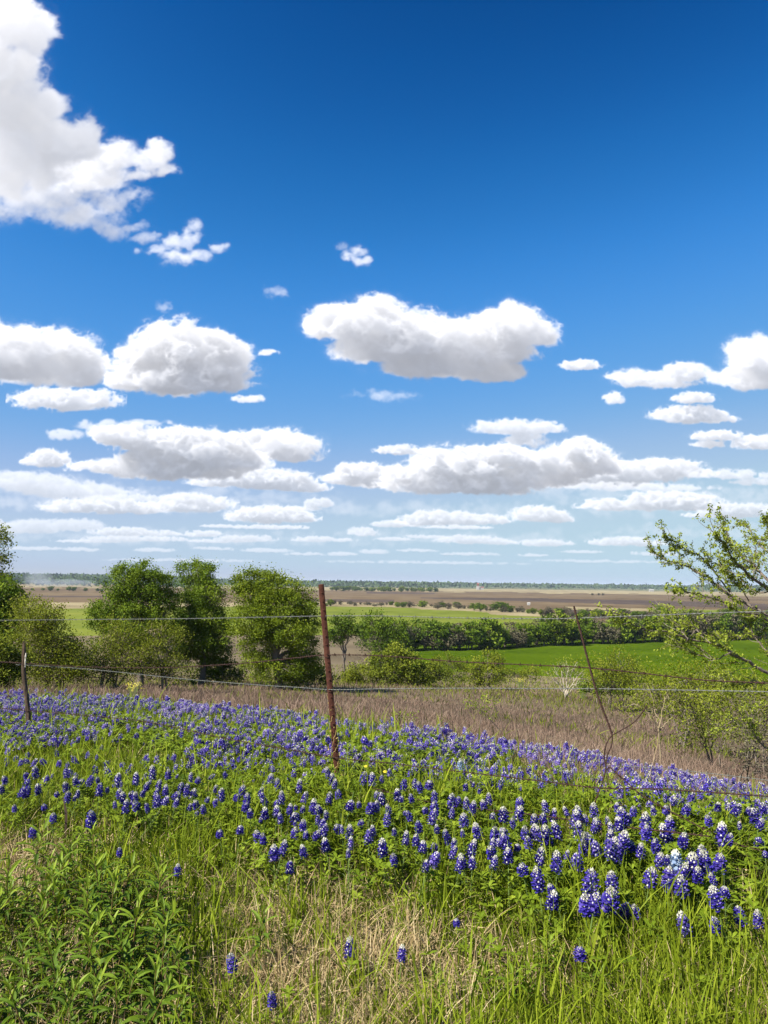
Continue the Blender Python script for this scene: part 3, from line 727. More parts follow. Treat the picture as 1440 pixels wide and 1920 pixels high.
# the solitary ones, each with its own description: (px, py, scale, label)
SOLO = [
 (655,1780,1.0,'lone bluebonnet with a bright white tip in the dry straw at the bottom edge'),
 (437,1805,.85,'small violet bluebonnet in dry straw beside the tall lance-leaved weeds'),
 (512,1875,.75,'tiny violet bluebonnet low in the straw, nearest to the bottom edge'),
 (752,1790,.8,'dark half hidden bluebonnet beside a dry patch in the verge grass'),
 (857,1727,.6,'small faded bluebonnet between the straw patch and the flower clumps'),
 (1088,1785,1.0,'lone bluebonnet with a white tip beside two round pale green leaves'),
 (1289,1737,1.25,'tall narrow bluebonnet below the clumps with grass in front of it'),
 (1342,1732,1.0,'broad bluebonnet right of the tall narrow one below the clumps'),
 (1390,1718,.95,'left one of the pair of bluebonnets at the right edge'),
 (1423,1725,.95,'outermost bluebonnet at the lower right edge'),
 (1165,1705,1.15,'wide bluebonnet with a cream tip, in front of the right hand clumps'),
 (1193,1710,.85,'small blue bluebonnet touching the wide cream tipped one'),
 (1345,1618,1.35,'tall dark bluebonnet standing apart at the right, white tip'),
 (1365,1615,.01,''),
 (1340,1648,.7,'short bluebonnet just right of the twin white tipped clump'),
 (172,1535,1.45,'broad pale spotted bluebonnet standing alone in the grass at left'),
 (63,1559,1.0,'leaning bluebonnet alone beside the dry patch at left'),
 (225,1597,.7,'tiny dark bluebonnet above the lance-leaved weeds'),
 (333,1632,.75,'small bluebonnet with a white tip at the upper rim of the straw patch'),
 (100,1532,.8,'small bluebonnet behind the brown curled blade'),
 (85,1510,.7,'short row-end bluebonnet left of the brown curled blade'),
 (28,1516,.6,'low pale bluebonnet at the left edge of the grass'),
 (413,1560,.8,'bluebonnet alone in tall grass left of the flower clumps'),
 (450,1554,.9,'bluebonnet with a white tip above a small white bud'),
 (515,1600,1.15,'large white tipped bluebonnet at the lower left end of the clumps'),
 (528,1590,.95,'bluebonnet directly behind the large one at the lower left end of the clumps'),
 (543,1628,.9,'lone white tipped bluebonnet below the middle clumps'),
 (571,1598,.9,'single bluebonnet in green leaves right of the large white tipped one'),
 (613,1586,1.0,'bluebonnet standing apart in front of the middle clump'),
]
def build_bluebonnets():
    rng = np.random.default_rng(51)
    NV = 9
    pm, pp, wm = M['petal'], M['petal_pale'], M['white_bud']
    tm = []
    for v in range(NV):
        pet, tip = spike_mesh(rng, True, .062 * rng.uniform(.75, 1.3), .0195 * rng.uniform(.85, 1.15))
        pet.T = [np.clip(t + (.0, .05, -.06, .12, .0, .22, .04, -.04, .1)[v], 0, 1) for t in pet.T]
        st, lv = MB(), MB()
        tubes(st, [[(0, 0, -.24), (.004, .002, -.1), (0, 0, .0), (0, 0, .085)]], [[.0024, .0022, .002, .0012]], 5, .5)
        for i in range(int(rng.integers(7, 11))):
            a = rng.uniform(0, 6.28); zz = rng.uniform(-.21, -.03); d = rng.uniform(.025, .075)
            c = arr([math.cos(a) * d, math.sin(a) * d, zz + .02])
            palm_leaf(lv, c, rng.uniform(.024, .036), rng, rng.uniform(.35, .75))
            tubes(st, [[(0, 0, zz - .015), tuple(c * .55 + arr([0, 0, zz * .45])), tuple(c)]], [[.001, .0009, .0007]], 3, .4)
        tm.append((pet.mesh('petals', [pm, wm]), tip.mesh('white_tip', wm), st.mesh('stem', M['lupin_stem']), lv.mesh('leaves', M['lupin_leaf'])))
    pet, tip = spike_mesh(rng, True)
    pale = (pet.mesh('petals_pale', [pp, wm]), tip.mesh('white_tip', wm), tm[0][2], tm[0][3])
    cand = []
    for (ox, oy, pts) in FLOWERS:
        for (a, b) in pts: cand.append((ox + a / 3, oy + b / 3, None))
    cand = [c for c in cand if not (abs(c[0] - 1271) < 9 and abs(c[1] - 1620) < 12)]
    cand.sort(key=lambda c: -c[1])
    solo = [s for s in SOLO if s[3]]
    near = cand[:300 - len(solo) - 2]; rest = cand[300 - len(solo) - 2:]
    def lab(px, py):
        if px > 1060 and py > 1540: return 'deep blue bluebonnet in the big dense clump at the right, white tip', 'bluebonnets in the big clump at the right'
        if px > 1180: return 'bluebonnet in the loose rows beside the broken wire at the right', 'bluebonnets beside the broken wire'
        if px > 880 and py > 1520: return 'bluebonnet in the open clump right of the middle, white tip', 'bluebonnets in the open clump right of the middle'
        if px > 690 and py < 1520: return 'scattered bluebonnet between the iron post and the wire stay', 'bluebonnets between the iron post and the wire stay'
        if px > 640: return 'bluebonnet in the sparse grass below the lowest fence wire', 'bluebonnets in sparse grass below the lowest wire'
        if px > 465 and py > 1475: return 'bluebonnet in the tight clump in front of the iron post', 'bluebonnets in the clump in front of the iron post'
        if px > 465: return 'bluebonnet just left of the foot of the iron post', 'bluebonnets at the foot of the iron post'
        if px > 200: return 'bluebonnet in the line along the verge grass, left of the iron post', 'bluebonnets along the edge of the verge'
        return 'bluebonnet in the front row below the wooden post', 'bluebonnets below the wooden post'
    def plant(px, py, k, label, group, meshes):
        d = pix_dir(px, py)
        hgt = .22 * rng.uniform(.9, 1.15) if py < 1700 else .15
        p = hit(px, py, hgt)
        zz = EYE + d.z * p[1]                                  # the spike's middle
        r = thing('bluebonnet', label, 'flower', (p[0], p[1], zz - .034 * k), group, rng.uniform(0, 6.28))
        r.rotation_euler = (rng.normal(0, .2), rng.normal(0, .2), rng.uniform(0, 6.28)); r.scale = (k, k, k)
        for nm, me in zip(('petals', 'white_tip', 'stem', 'leaves'), meshes):
            o = link(nm, me, r)
            if nm == 'white_tip' and rng.random() < .25: q = rng.uniform(.55, .85); o.scale = (q, q, .86 + .14 * q)
            if nm == 'stem': o.scale = (1, 1, (zz - p[2]) / k / .2 if k > .5 else 1)
    for (px, py, k, l) in solo: plant(px, py, k * 1.0, l, 'bluebonnets standing alone in the verge', tm[rng.integers(NV)])
    for (px, py, _) in near:
        l, g = lab(px, py); plant(px, py, float(np.clip(rng.normal(1.0, .22), .58, 1.45)) * (1.08 if px > 1040 and py > 1520 else .9 if px > 600 and py > 1500 else .82), l, g, tm[rng.integers(NV)])
    plant(1271, 1621, 1.1, 'the one pale blue and white bluebonnet among the deep blue ones', 'bluebonnets in the big clump at the right', pale)
    plant(867, 1435, .9, 'pale blue bluebonnet with greyish petals among the small far flowers', None, pale)
    # all the smaller ones further up the slope: one mass
    bl = MB(); lf = MB()
    lo = [spike_mesh(rng, False, .052 * rng.uniform(.75, 1.3), .0185 * rng.uniform(.88, 1.15)) for v in range(8)]
    P = [hit(px, py, .2) for (px, py, _) in rest]
    P = np.array(P)
    x, y, z = sow(44000, 4.4, 17, 0, rng, .66)
    u = x / y
    front = np.interp(u, [-.6, -.5, -.2, 0, .12, .2, .35, .5, .6], [6.3, 6.2, 5.9, 5.6, 5.25, 4.95, 4.75, 4.6, 4.5])
    nz = .55 * vnoise(x + 33, y * .7 + 33, 1.1, 61) + .45 * vnoise(x + 33, y + 33, .38, 62)
    dens = sstep(.36 - .16 * sstep(front + .6, front + 2.6, y), .62, nz) * (.45 + .55 * sstep(front, front + 1.8, y))
    gap = (u < -.1) & (y > 7.2) & (y < 8.6)
    dens = np.where(gap, dens * .6, dens)
    cd = crest(u) + .9 * (vnoise(x, y, 1.5, 63) - .5)
    patch = sstep(.60, .70, vnoise(x * .6 + 7, y + 7, 1.3, 64)) * .35                       # drifts reaching into the brown slope
    keep = rng.random(len(x)) < np.where(y < front, 0, np.where(y < cd, dens, np.where(y < cd + 4.0, patch, 0)))
    x, y, z = x[keep], y[keep], z[keep]
    if len(P): x = np.concatenate([x, P[:, 0]]); y = np.concatenate([y, P[:, 1]]); z = np.concatenate([z, P[:, 2]])
    n = len(x)
    hgt = np.clip(rng.normal(.12, .032, n), .05, .21)
    pos = np.stack([x, y, z + hgt], -1)
    v = rng.integers(0, 8, n)
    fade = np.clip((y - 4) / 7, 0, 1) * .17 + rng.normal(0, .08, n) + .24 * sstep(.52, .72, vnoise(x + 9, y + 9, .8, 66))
    sc = np.clip(rng.normal(.95, .17, n), .55, 1.35)
    for k in range(8):
        q = v == k
        a = (sc[q], rng.uniform(0, 6.28, q.sum()), rng.uniform(0, 6.28, q.sum()), np.abs(rng.normal(0, .24, q.sum())))
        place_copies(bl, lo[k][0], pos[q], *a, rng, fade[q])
        t = lo[k][1]; t.F = [(f, 1) for f, m in t.F]
        place_copies(bl, t, pos[q], *a, rng)
    tubes(lf, np.stack([np.stack([x, y, z], -1), pos], 1), np.full((n, 2), .002), 3, rng.uniform(.2, .6, n))
    tag(bl.build('bluebonnets', [pm, wm]), 'mass of small bluebonnets covering the hillside behind the fence', kind='stuff')
    # leaf cover under all flowers
    x, y, z = sow(34000, 2.9, 16, 1.0, rng, .64)
    u = x / y; px, py = to_pix(x, y, z + .12)
    nz = .5 * vnoise(x + 3, y + 3, .5, 71) + .5 * vnoise(x + 33, y * .7 + 33, 1.1, 61)
    dens = sstep(.3, .55, nz) * (1 - .9 * sstep(1600, 1740, py)) * (1 - sstep(-.6, .6, y - crest(u))) * np.where((px < 480) & (py > 1530), .12, 1) * np.where((px < 900) & (py > 1620), .25, 1)
    keep = rng.random(len(x)) < dens
    x, y, z = x[keep], y[keep], z[keep]; n = len(x)
    tl = []
    for k in range(10):
        mb = MB(); palm_leaf(mb, arr([0, 0, 0]), .032, rng, .5); tl.append(mb)
    v = rng.integers(0, 10, n); hh = rng.uniform(.05, .19, n)
    for k in range(10):
        q = v == k; c = q.sum()
        place_copies(lf, tl[k], np.stack([x, y, z + hh], -1)[q], rng.uniform(.75, 1.3, c) * (1 + y[q] / 25), rng.uniform(0, 6.28, c), rng.uniform(0, 6.28, c), rng.normal(0, .35, c), rng, rng.normal(0, .2, c))
    tag(lf.build('flower_leaves', M['lupin_leaf']), 'green palmate leaves and stems beneath the bluebonnets', kind='stuff')

# ---- lance-leaved weeds -------------------------------------------------------
def build_weeds():
    rng = np.random.default_rng(81)
    tm = []
    for v in range(8):
        st, lv = MB(), MB()
        H = rng.uniform(.20, .28)
        b = rng.normal(0, .03, 2)
        s = np.linspace(0, 1, 6); C = np.stack([b[0] * s ** 2, b[1] * s ** 2, H * s], -1)
        tubes(st, C[None], np.linspace(.0032, .0015, 6)[None], 5, np.linspace(.1, .9, 30)[None][0][:1])
        n = int(rng.integers(16, 22))
        t = np.linspace(.22, 1.0, n); a = np.arange(n) * 2.399 + rng.uniform(0, 6)
        base = np.stack([np.interp(t, s, C[:, k]) for k in range(3)], -1)
        L = np.interp(t, [.2, .5, .85, 1], [.075, .105, .085, .045]) * rng.uniform(.8, 1.2, n)
        el = np.interp(t, [.2, .6, .9, 1], [.1, .55, 1.0, 1.3]) + rng.normal(0, .12, n)
        seg = np.linspace(0, 1, 6)
        curl = np.interp(t, [.2, .9, 1], [1.5, .9, .3])
        ang = el[:, None] - curl[:, None] * seg[None]
        step = L[:, None] / 5
        hx = np.concatenate([np.zeros((n, 1)), np.cumsum(np.cos(ang[:, :-1]) * step, 1)], 1); hz = np.concatenate([np.zeros((n, 1)), np.cumsum(np.sin(ang[:, :-1]) * step, 1)], 1)
        dv = np.stack([np.cos(a), np.sin(a), np.zeros(n)], -1); sd = np.stack([-np.sin(a), np.cos(a), np.zeros(n)], -1)
        P = base[:, None] + dv[:, None] * hx[:, :, None] + arr([0, 0, 1]) * hz[:, :, None]
        wd = (L * .085)[:, None] * np.array([.25, .75, 1, .95, .6, .05])[None]
        ti = np.clip(np.interp(t, [.2, .7, 1], [.25, .5, .9]) + rng.normal(0, .1, n), 0, 1)
        for sg in (-1, 1):                                      # two halves folded along the midrib
            q = P + sd[:, None] * (wd * sg * .5)[:, :, None] + arr([0, 0, 1]) * (wd * .22)[:, :, None]
            S = np.stack([np.stack([P, q + sd[:, None] * (wd * sg * .5)[:, :, None] + arr([0, 0, 1]) * (wd * .22)[:, :, None]], 2)], 0)[0]
            m = 6; i = np.arange(m - 1)
            F = np.stack([2 * i, 2 * i + 1, 2 * i + 3, 2 * i + 2], -1)
            F = (np.arange(n)[:, None, None] * 2 * m + F[None]).reshape(-1, 4)
            lv.add(S.reshape(-1, 3), F, np.repeat(ti, 2 * m))
        tm.append((st.mesh('stem', M['weed_stem'], True), lv.mesh('leaves', M['weed_leaf'])))
    big = [(255,1862,1.35,'tallest lance-leaved weed with long arching leaves beside the dry straw'),
           (235,1850,1.3,'tall lance-leaved weed just left of the tallest one'),
           (275,1850,1.15,'lance-leaved weed at the straw edge, right of the tallest one'),
           (175,1745,1.2,'upright lance-leaved weed behind the tallest one'),
           (220,1735,1.1,'bright lance-leaved weed on the rim of the bare patch'),
           (490,1830,.95,'single lance-leaved weed standing in the dry straw beside a small violet flower'),
           (60,1660,1.2,'bright tipped lance-leaved weed at the top of the weed patch'),
           (175,1655,1.1,'lance-leaved weed alone at the upper right corner of the weed patch'),
           (125,1652,1.0,'lance-leaved weed at the top of the patch between two taller ones')]
    def plant(px, py, k, label, group):
        p = hit(px, py, 0)
        r = thing('leafy_weed', label, 'plant', tuple(p - arr([0, 0, .01])), group, rng.uniform(0, 6.28)); r.scale = (k, k, k)
        r.rotation_euler = (rng.normal(0, .1), rng.normal(0, .1), rng.uniform(0, 6.28))
        m = tm[rng.integers(8)]
        link('stem', m[0], r); link('leaves', m[1], r)
    for b in big: plant(*b, 'lance-leaved weeds in the verge')
    n = 0; used = []
    while n < 96:
        px = rng.uniform(-60, 345); py = 1685 + rng.random() ** .85 * 300
        if px > 345 - 60 * abs(vnoise(py, 0, 40, 3)) or (py < 1680 and px > 300): continue
        p = hit(px, py, 0)
        if any((p[0] - q[0]) ** 2 + (p[1] - q[1]) ** 2 < .085 ** 2 for q in used): 
            n += .02; continue
        used.append(p); n += 1
        plant(px, py, rng.uniform(.6, 1.25), 'lance-leaved green weed in the dense patch at the lower left', 'lance-leaved weeds in the dense patch')
    for i in range(16):
        plant(rng.uniform(700, 1430), rng.uniform(1840, 1960), rng.uniform(.5, .8), 'small lance-leaved weed sunk in the grass along the bottom edge', 'small weeds along the bottom edge')
    # two round pale leaves beside a lone flower, a brown curled blade, dry stalks
    p = hit(1122, 1800, .05)
    mb = MB()
    for k, (dx, dz, r) in enumerate(((.0, .03, .022), (.012, -.005, .026), (-.01, .07, .018))):
        a = np.linspace(0, 2 * np.pi, 11)[:-1]
        V = np.stack([dx + np.cos(a) * r * (1 + .12 * np.cos(3 * a)), np.sin(a) * .35 * r, dz + np.sin(a) * r], -1)
        mb.add(np.concatenate([V, [[dx, .006, dz]]]), np.stack([np.arange(10), (np.arange(10) + 1) % 10, np.full(10, 10)], -1), .8)
    tubes(mb, [[(0, 0, -.09), (.004, 0, -.03), (0, 0, .03)]], [[.0015] * 3], 4, .4)
    o = mb.build('round_leaved_plant', M['leaf_spring']); o.location = p + arr([0, 0, .06]); tag(o, 'two round bright green leaves beside a lone white tipped bluebonnet', 'plant')

build_grass(); build_brown_field(); build_bluebonnets(); build_weeds()

# ---------------------------------------------------------------- trees and shrubs
def tree_parts(blobs, base, rng, leaf=.14, n_leaf=9000, clump=.42, trunk_r=.14, mat_tint=.5, twigs=260, bare=0.0, twig_r=.012, spread=1.0, multi=1, shell=.45, per=55, fork=0.0):
    """crown blobs (x, y, z, rx, ry, rz) in metres relative to the base; returns (wood MB, crown MB)"""
    wood, crown = MB(), MB()
    vol = np.array([b[3] * b[4] * b[5] for b in blobs]) ** .75; vol /= vol.sum()
    top = max(b[2] for b in blobs)
    # limbs: from the foot (or several stems) to every blob
    stems = []
    for i in range(multi):
        stems.append(arr([rng.normal(0, .25) * (multi > 1), rng.normal(0, .25) * (multi > 1), 0]))
    ends = []
    if fork:                                               # one bole up to the fork, limbs from there
        q = np.linspace(0, 1, 8)[:, None]; f = arr([rng.normal(0, .03) * top, rng.normal(0, .03) * top, fork * top])
        P = q * f + arr([1, .6, 0]) * np.sin(q * 5) * .012 * top
        tubes(wood, P[None], (trunk_r * np.linspace(1.25, .85, 8))[None], 8, .5); stems = [P[-1]]; multi = 1
    for bi, b in enumerate(blobs):
        s = stems[rng.integers(multi)]
        c = arr(b[:3])
        n = 9; t = np.linspace(0, 1, n)[:, None]
        mid = s + arr([0, 0, .55 * (c[2] - s[2])]) + (c - s) * arr([.25, .25, 0])
        P = (1 - t) ** 2 * s + 2 * t * (1 - t) * mid + t ** 2 * c
        P[1:-1] += rng.normal(0, .05 * (1 + top * .06) * min(1, top / 5), (n - 2, 3))
        r = trunk_r * (.55 + .45 * (vol[bi] / vol.max())) * np.linspace(1, .28, n) * rng.uniform(.8, 1.1)
        tubes(wood, P[None], r[None], 7, rng.uniform(.35, .65))
        ends.append(P)
    # clumps on the blobs, each on the end of a twig
    nc = int(max(12, n_leaf / per))
    which = rng.choice(len(blobs), nc, p=vol)
    B = np.array(blobs)[which]
    dvec = unit(rng.normal(size=(nc, 3)))
    rad = 1 - shell * rng.random(nc) ** 1.6
    C = B[:, :3] + dvec * rad[:, None] * B[:, 3:6] * rng.uniform(.90, 1.06, (nc, 1)) * spread
    C[:, 2] = np.maximum(C[:, 2], .12)
    k = min(twigs, nc)
    sel = rng.choice(nc, k, replace=False)
    S = np.array([ends[w][rng.integers(4, 9)] for w in which[sel]]); E = C[sel]
    t = np.linspace(0, 1, 5)[None, :, None]
    P = S[:, None] * (1 - t) + E[:, None] * t + np.concatenate([np.zeros((k, 1, 3)), rng.normal(0, .10, (k, 3, 3)), np.zeros((k, 1, 3))], 1) * np.linalg.norm(E - S, axis=1)[:, None, None] * .7
    tubes(wood, P, np.linspace(1, .35, 5)[None] * rng.uniform(.6, 1.8, (k, 1)) * twig_r, 3, rng.uniform(.2, .9, k))
    has = rng.random(nc) > bare
    C2 = C[has]; m = int(n_leaf / max(len(C2), 1))
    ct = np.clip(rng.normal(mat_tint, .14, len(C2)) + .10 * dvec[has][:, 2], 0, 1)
    rc = clump * rng.uniform(.55, 1.25, len(C2))
    X = np.repeat(C2, m, 0) + rng.normal(size=(len(C2) * m, 3)) * np.repeat(rc, m)[:, None] * arr([.55, .55, .42])
    X[:, 2] = np.maximum(X[:, 2], .04)
    leaf_quads(crown, X, leaf, rng, np.clip(np.repeat(ct, m) + rng.normal(0, .1, len(X)), 0, 1), .6, .4)
    return wood, crown

def tree(name, label, cat, px, base_py, dist, shape, group=None, mat='leaf_mid', bark='bark', seed=1, **kw):
    """shape: crown blobs as (px, py, rx, ry) read from the photograph, turned into metres at the tree's own distance"""
    rng = np.random.default_rng(seed)
    if dist is None: base = hit(px, base_py, 0, 6)
    else:
        d = pix_dir(px, base_py); base = np.array((d.x * dist, dist, height(d.x * dist, dist)))
    y = base[1]; m = y / FPX
    blobs = []
    for (bx, by, rx, ry) in shape:
        c = at_depth(bx, by, y) - base
        dep = (rx + ry) * .5 * m
        blobs.append((c[0], rng.uniform(-.5, .5) * dep, c[2], rx * m, dep, ry * m))
    w, c = tree_parts(blobs, base, rng, **kw)
    r = thing(name, label, cat, tuple(base - arr([0, 0, .05])), group)
    w.build('trunk', M[bark], r, True); c.build('crown', M[mat], r)
    return r

def build_left_trees():
    tree('tree', 'tall leafy tree with two rounded lobes, left of the other two round-topped trees', 'tree', 262, 1275, 44,
         [(235,1085,34,34),(270,1090,42,36),(300,1105,28,38),(255,1125,60,36),(212,1140,36,34),(190,1150,24,26),(310,1150,34,44),(255,1170,60,40),(215,1195,44,36),(300,1205,40,34)],
         mat='leaf_dark', seed=3, leaf=.10, n_leaf=56700, per=150, fork=.28, clump=.42, trunk_r=.17, mat_tint=.56)
    tree('tree', 'slender round-topped tree in the middle of the three left of the iron post', 'tree', 374, 1272, 46,
         [(358,1072,30,24),(385,1078,24,24),(370,1100,36,30),(395,1120,30,34),(355,1135,26,36),(385,1160,48,36),(355,1185,44,30),(400,1195,44,32),(380,1220,54,24)],
         mat='leaf_dark', seed=4, leaf=.10, n_leaf=48600, per=150, fork=.28, clump=.42, trunk_r=.16, mat_tint=.58)
    tree('tree', 'broad bright green tree just left of the iron post', 'tree', 520, 1283, 43,
         [(462,1090,30,22),(490,1092,34,24),(520,1105,44,28),(470,1118,40,28),(555,1125,38,32),(510,1140,62,32),(575,1155,24,34),(480,1168,46,34),(545,1175,54,36),(500,1205,56,32),(560,1215,42,32),(480,1240,34,28),(530,1250,56,26),(575,1245,26,28)],
         mat='leaf_mid', seed=5, leaf=.10, n_leaf=70200, per=150, fork=.28, clump=.42, trunk_r=.18, mat_tint=.52)
    tree('tree', 'thin grey-leaved tree top cut by the left edge of the photo', 'tree', -40, 1290, 38,
         [(-25,1000,44,30),(-5,1030,28,34),(-40,1060,50,40),(-10,1075,30,24)], mat='leaf_olive', seed=6, leaf=.11, n_leaf=5200, clump=.42, trunk_r=.14, mat_tint=.55, twigs=300)
    tree('tree', 'dark dense tree at the left edge beneath the thin grey one', 'tree', -5, 1288, 36,
         [(-20,1110,46,36),(10,1130,28,34),(-10,1160,50,36),(5,1195,40,34)], mat='leaf_dark', seed=7, leaf=.13, n_leaf=13000, clump=.38, trunk_r=.12, mat_tint=.5)
    tree('shrub', 'bright yellow-green shrub at the left edge behind the wooden post', 'shrub', 8, 1288, 30,
         [(-5,1215,40,26),(15,1240,34,28),(-10,1262,44,26)], mat='leaf_yellow', seed=8, leaf=.11, n_leaf=8000, clump=.3, trunk_r=.05, mat_tint=.4, multi=3)
    tree('shrub', 'wide olive thicket of fine twigs right of the wooden post', 'shrub', 105, 1288, 33,
         [(48,1140,32,24),(88,1152,34,24),(60,1178,46,32),(108,1192,40,28),(85,1218,60,32),(140,1232,34,26),(110,1252,62,28),(55,1247,40,28)],
         mat='leaf_olive', seed=9, leaf=.08, n_leaf=24000, clump=.42, trunk_r=.05, mat_tint=.55, twigs=800, multi=5, twig_r=.011, bark='pale_bark')
    tree('shrub', 'tangled grey-brown shrub of bare twigs below the two-lobed tree', 'shrub', 205, 1288, 35,
         [(200,1180,26,24),(235,1195,38,30),(190,1222,40,30),(245,1225,50,34),(205,1252,60,26),(280,1230,34,36)],
         mat='leaf_olive', seed=10, leaf=.08, n_leaf=11000, clump=.42, trunk_r=.055, mat_tint=.42, twigs=700, multi=5, twig_r=.014, bark='pale_bark')
    tree('shrub', 'low pale-twigged shrub between the tangled one and the slender tree', 'shrub', 300, 1290, 36,
         [(290,1180,30,26),(315,1200,34,30),(290,1240,44,28),(330,1250,36,24)], mat='leaf_olive', seed=11, leaf=.08, n_leaf=6000, clump=.4, trunk_r=.06, mat_tint=.45, twigs=420, multi=4, twig_r=.016, bark='pale_bark')
    tree('shrub', 'round dark shrub at the foot of the slender tree', 'shrub', 420, 1287, 47,
         [(405,1245,30,22),(430,1262,30,18),(385,1265,30,16)], mat='leaf_dark', seed=12, leaf=.12, n_leaf=5000, clump=.35, trunk_r=.05, mat_tint=.5, multi=3)
    tree('shrub', 'low yellow-green scrub under the branches of the broad tree', 'shrub', 590, 1288, 45,
         [(585,1262,24,18),(555,1270,30,14),(610,1270,18,12)], mat='leaf_yellow', seed=13, leaf=.11, n_leaf=3500, clump=.3, trunk_r=.04, mat_tint=.3, multi=3)

